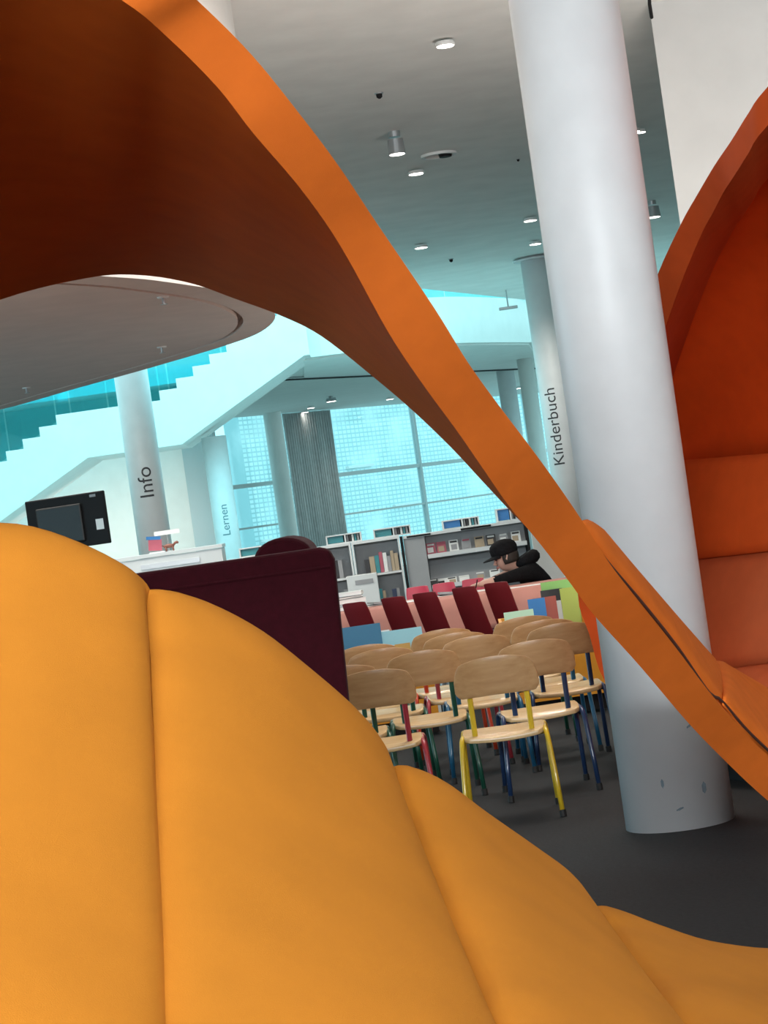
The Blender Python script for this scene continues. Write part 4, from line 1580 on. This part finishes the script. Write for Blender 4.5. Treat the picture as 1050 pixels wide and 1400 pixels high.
hx, hy, hz = hd
pel = sk((hx + .30, hy + .17, .50), .14)
ab = sk((hx + .30, hy + .15, .62), .145, pel)
ch_ = sk((hx + .23, hy + .10, .765), .155, ab)
nk0 = sk((hx + .125, hy + .04, .862), .085, ch_)
nk = sk((hx + .065, hy + .015, hz - .06), .054, nk0)
h0 = sk((hx + .025, hy, hz - .02), .070, nk)
h1 = sk((hx + .01, hy, hz + .045), .086, h0)
h2 = sk((hx + .012, hy, hz + .09), .06, h1)
jaw = sk((hx - .048, hy - .003, hz - .075), .036, h0)
for sy in (-1, 1):
    shd = sk((hx + .19, hy + .09 + sy * .17, .815), .078, ch_)
    if sy < 0:
        el = sk((hx + .05, hy + .02 - .25, .815), .054, shd)
        wr = sk((hx - .16, hy - .30, .79), .035, el)
        pa_ = sk((hx - .215, hy - .31, .785), .032, wr)
        base = pa_
    else:
        el = sk((hx + .04, hy + .05 + .10, .815), .054, shd)
        wr = sk((hx - .13, hy - .10, .79), .035, el)
        pa_ = sk((hx - .185, hy - .15, .785), .032, wr)
        base = pa_
    for k, (dy, ln) in enumerate(((-.026, .062), (-.009, .075), (.009, .07), (.025, .055))):
        f1 = sk(verts[base] + V((-.045, dy, .006)), .0095, base)
        f2 = sk(verts[base] + V((-.045 - ln * .55, dy * 1.1, .002)), .0088, f1)
        sk(verts[base] + V((-.045 - ln * .85, dy * 1.05, -.018)), .0078, f2)
    t1 = sk(verts[base] + V((-.01, -.040 if sy > 0 else .040, .004)), .0105, base)
    sk(verts[base] + V((-.05, -.045 if sy > 0 else .045, -.006)), .009, t1)
    hip = sk((hx + .26, hy + .17 + sy * .10, .48), .10, pel)
    kn = sk((hx - .06, hy + .05 + sy * .12, .50), .065, hip)
    an = sk((hx - .02, hy + .08 + sy * .12, .09), .042, kn)
    sk((hx - .17, hy + .04 + sy * .12, .04), .036, an)
me = bpy.data.meshes.new('body')
me.from_pydata(verts, edges, [])
bo = bpy.data.objects.new('body', me)
COL.objects.link(bo)
sm = bo.modifiers.new('skin', 'SKIN')
sm.use_smooth_shade = True
for i, r_ in enumerate(rad):
    me.skin_vertices[0].data[i].radius = (r_, r_)
me.skin_vertices[0].data[0].use_root = True
ss = bo.modifiers.new('subdivision', 'SUBSURF')
ss.levels = 2
ss.render_levels = 2
dg = bpy.context.evaluated_depsgraph_get()
me2 = bpy.data.meshes.new_from_object(bo.evaluated_get(dg))
bpy.data.objects.remove(bo)
me2.name = 'body'
M_skin = mat('skin', (.52, .30, .23), .5)
M_black = mat('black_jersey', (.008, .008, .009), .9, noise=.3, nscale=60, spec=.1)
M_denim = mat('dark_denim', (.02, .022, .03), .85)
me2.materials.clear()
for q in (M_skin, M_black, M_denim):
    me2.materials.append(q)
for pl in me2.polygons:
    c = pl.center
    pl.use_smooth = True
    if c.x < hx + .10 and c.z > hz - .125 and abs(c.y - hy) < .12 and c.z > .83:
        pl.material_index = 0
    elif c.x < hx - .185 and c.z > .7 and c.y < hy - .1:
        pl.material_index = 0
    elif c.x < hx - .12 and c.z > .7:
        pl.material_index = 0
    elif c.z < .56:
        pl.material_index = 2
    else:
        pl.material_index = 1
bo = bpy.data.objects.new('body', me2)
COL.objects.link(bo)
bo.parent = man
# face and hair, cap, hood
face_rot = Matrix.Rotation(R(-9), 3, 'Y')      # looking down to the left


def fpt(x, y, z):
    return V((hx, hy, hz)) + face_rot @ V((x, y, z))


bm = bmesh.new()
tube(bm, [fpt(-.052, 0, .03), fpt(-.074, 0, .0), fpt(-.090, 0, -.018), fpt(-.062, 0, -.028)], [.010, .013, .015, .010], 10)
link('nose', bm, M_skin, man, smooth=True)
bm = bmesh.new()
for dz in (-.048, -.057):
    tube(bm, [fpt(-.062, -.026, dz), fpt(-.078, 0, dz - .001), fpt(-.062, .026, dz)], [.004, .008, .004], 8)
link('mouth', bm, mat('lips', (.42, .16, .13), .5), man, smooth=True)
for sy in (-1, 1):
    bm = bmesh.new()
    bmesh.ops.create_uvsphere(bm, u_segments=10, v_segments=8, radius=.011, matrix=Matrix.Translation(fpt(-.066, sy * .032, .012)))
    link('eye', bm, mat('eye_dark', (.03, .02, .02), .3), man, smooth=True)
    bm = bmesh.new()
    tube(bm, [fpt(.018, sy * .075, -.026), fpt(.010, sy * .083, .0), fpt(.022, sy * .084, .026), fpt(.036, sy * .078, .008)], [.009, .012, .012, .008], 8)
    link('ear', bm, M_skin, man, smooth=True)
M_hair = mat('dark_hair', (.02, .014, .01), .7)
bm = bmesh.new()
g = []
for j in range(7):
    row = []
    for i in range(17):
        a = R(-115) + R(230) * i / 16
        z = -.055 + .12 * j / 6
        rr = .090 + .012 * math.sin(math.pi * j / 6)
        row.append(bm.verts.new(fpt(.022 + rr * math.cos(a) * .95, rr * math.sin(a) * .93, z + .012)))
    g.append(row)
grid_faces(bm, g)
o = link('hair', bm, M_hair, man, smooth=True)
so_ = o.modifiers.new('thickness', 'SOLIDIFY'); so_.thickness = .008
bm = bmesh.new()
rings = []
for j, (r_, z) in enumerate(((.104, .030), (.110, .05), (.112, .085), (.103, .115), (.075, .14), (.035, .152), (.004, .155))):
    rings.append([bm.verts.new(fpt(.012 + r_ * math.cos(2 * math.pi * i / 28), r_ * .92 * math.sin(2 * math.pi * i / 28), z)) for i in range(28)])
for a, b in zip(rings, rings[1:]):
    for i in range(28):
        bm.faces.new((a[i], a[(i + 1) % 28], b[(i + 1) % 28], b[i]))
bm.faces.new(rings[-1]); bm.faces.new(list(reversed(rings[0])))
cp = link('cap', bm, M_black, man, smooth=True)
bm = bmesh.new()
top_, bot_ = [], []
for j in range(6):
    f = j / 5
    rt_, rb_ = [], []
    for i in range(13):
        a = R(115) + R(130) * i / 12
        r_ = .098 + .085 * f * (math.sin(math.pi * i / 12) ** .5 if 0 < i < 12 else 0)
        q = fpt(.012 + r_ * math.cos(a), r_ * .92 * math.sin(a), .045 - .022 * f)
        rt_.append(bm.verts.new(q)); rb_.append(bm.verts.new(q - V((0, 0, .007))))
    top_.append(rt_); bot_.append(rb_)
grid_faces(bm, top_); grid_faces(bm, [list(reversed(r_)) for r_ in bot_])
for i in range(12):
    bm.faces.new((top_[-1][i], top_[-1][i + 1], bot_[-1][i + 1], bot_[-1][i]))
link('peak', bm, M_black, cp, smooth=True)
bm = bmesh.new()
hc = V((hx + .135, hy + .045, hz - .045))
loop = []
for i in range(17):
    a = R(-150) + R(300) * i / 16
    loop.append(hc + V((.075 * math.cos(a) + .02, .105 * math.sin(a), .025 * math.cos(a) + .01)))
tube(bm, loop, [.025 + .030 * math.sin(math.pi * i / 16) for i in range(17)], 10)
link('hood', bm, M_black, man, smooth=True)
# pen
bm = bmesh.new()
tube(bm, [V((hx - .275, hy - .35, .752)), V((hx - .25, hy - .35, .83))], .004, 6)
tag(link('pen', bm, M_dark), 'thin dark pen held in the writing hand', 'pen')
# the man's stool
t = thing('stool', 'black stool the person in the black cap sits on', 'stool', (hx + .32, hy + .18, 0))
link('seat', lathe(bmesh.new(), [(.16, .345), (.17, .355), (.17, .375), (.15, .385)], (0, 0, 0), 24), M_dark, t)
for k in range(4):
    a = R(45 + 90 * k)
    link('leg', tube(bmesh.new(), [(.11 * math.cos(a), .11 * math.sin(a), .345), (.17 * math.cos(a), .17 * math.sin(a), 0)], .012, 8), M_steel, t)
# white panel right of the rack
xw = x_at(724, 9.6 * K, 1.2)
tag(link('wall_panel', bx((xw + .16, 9.7 * K, .62), (.32, .12, 1.24)), M_white), kind='structure')
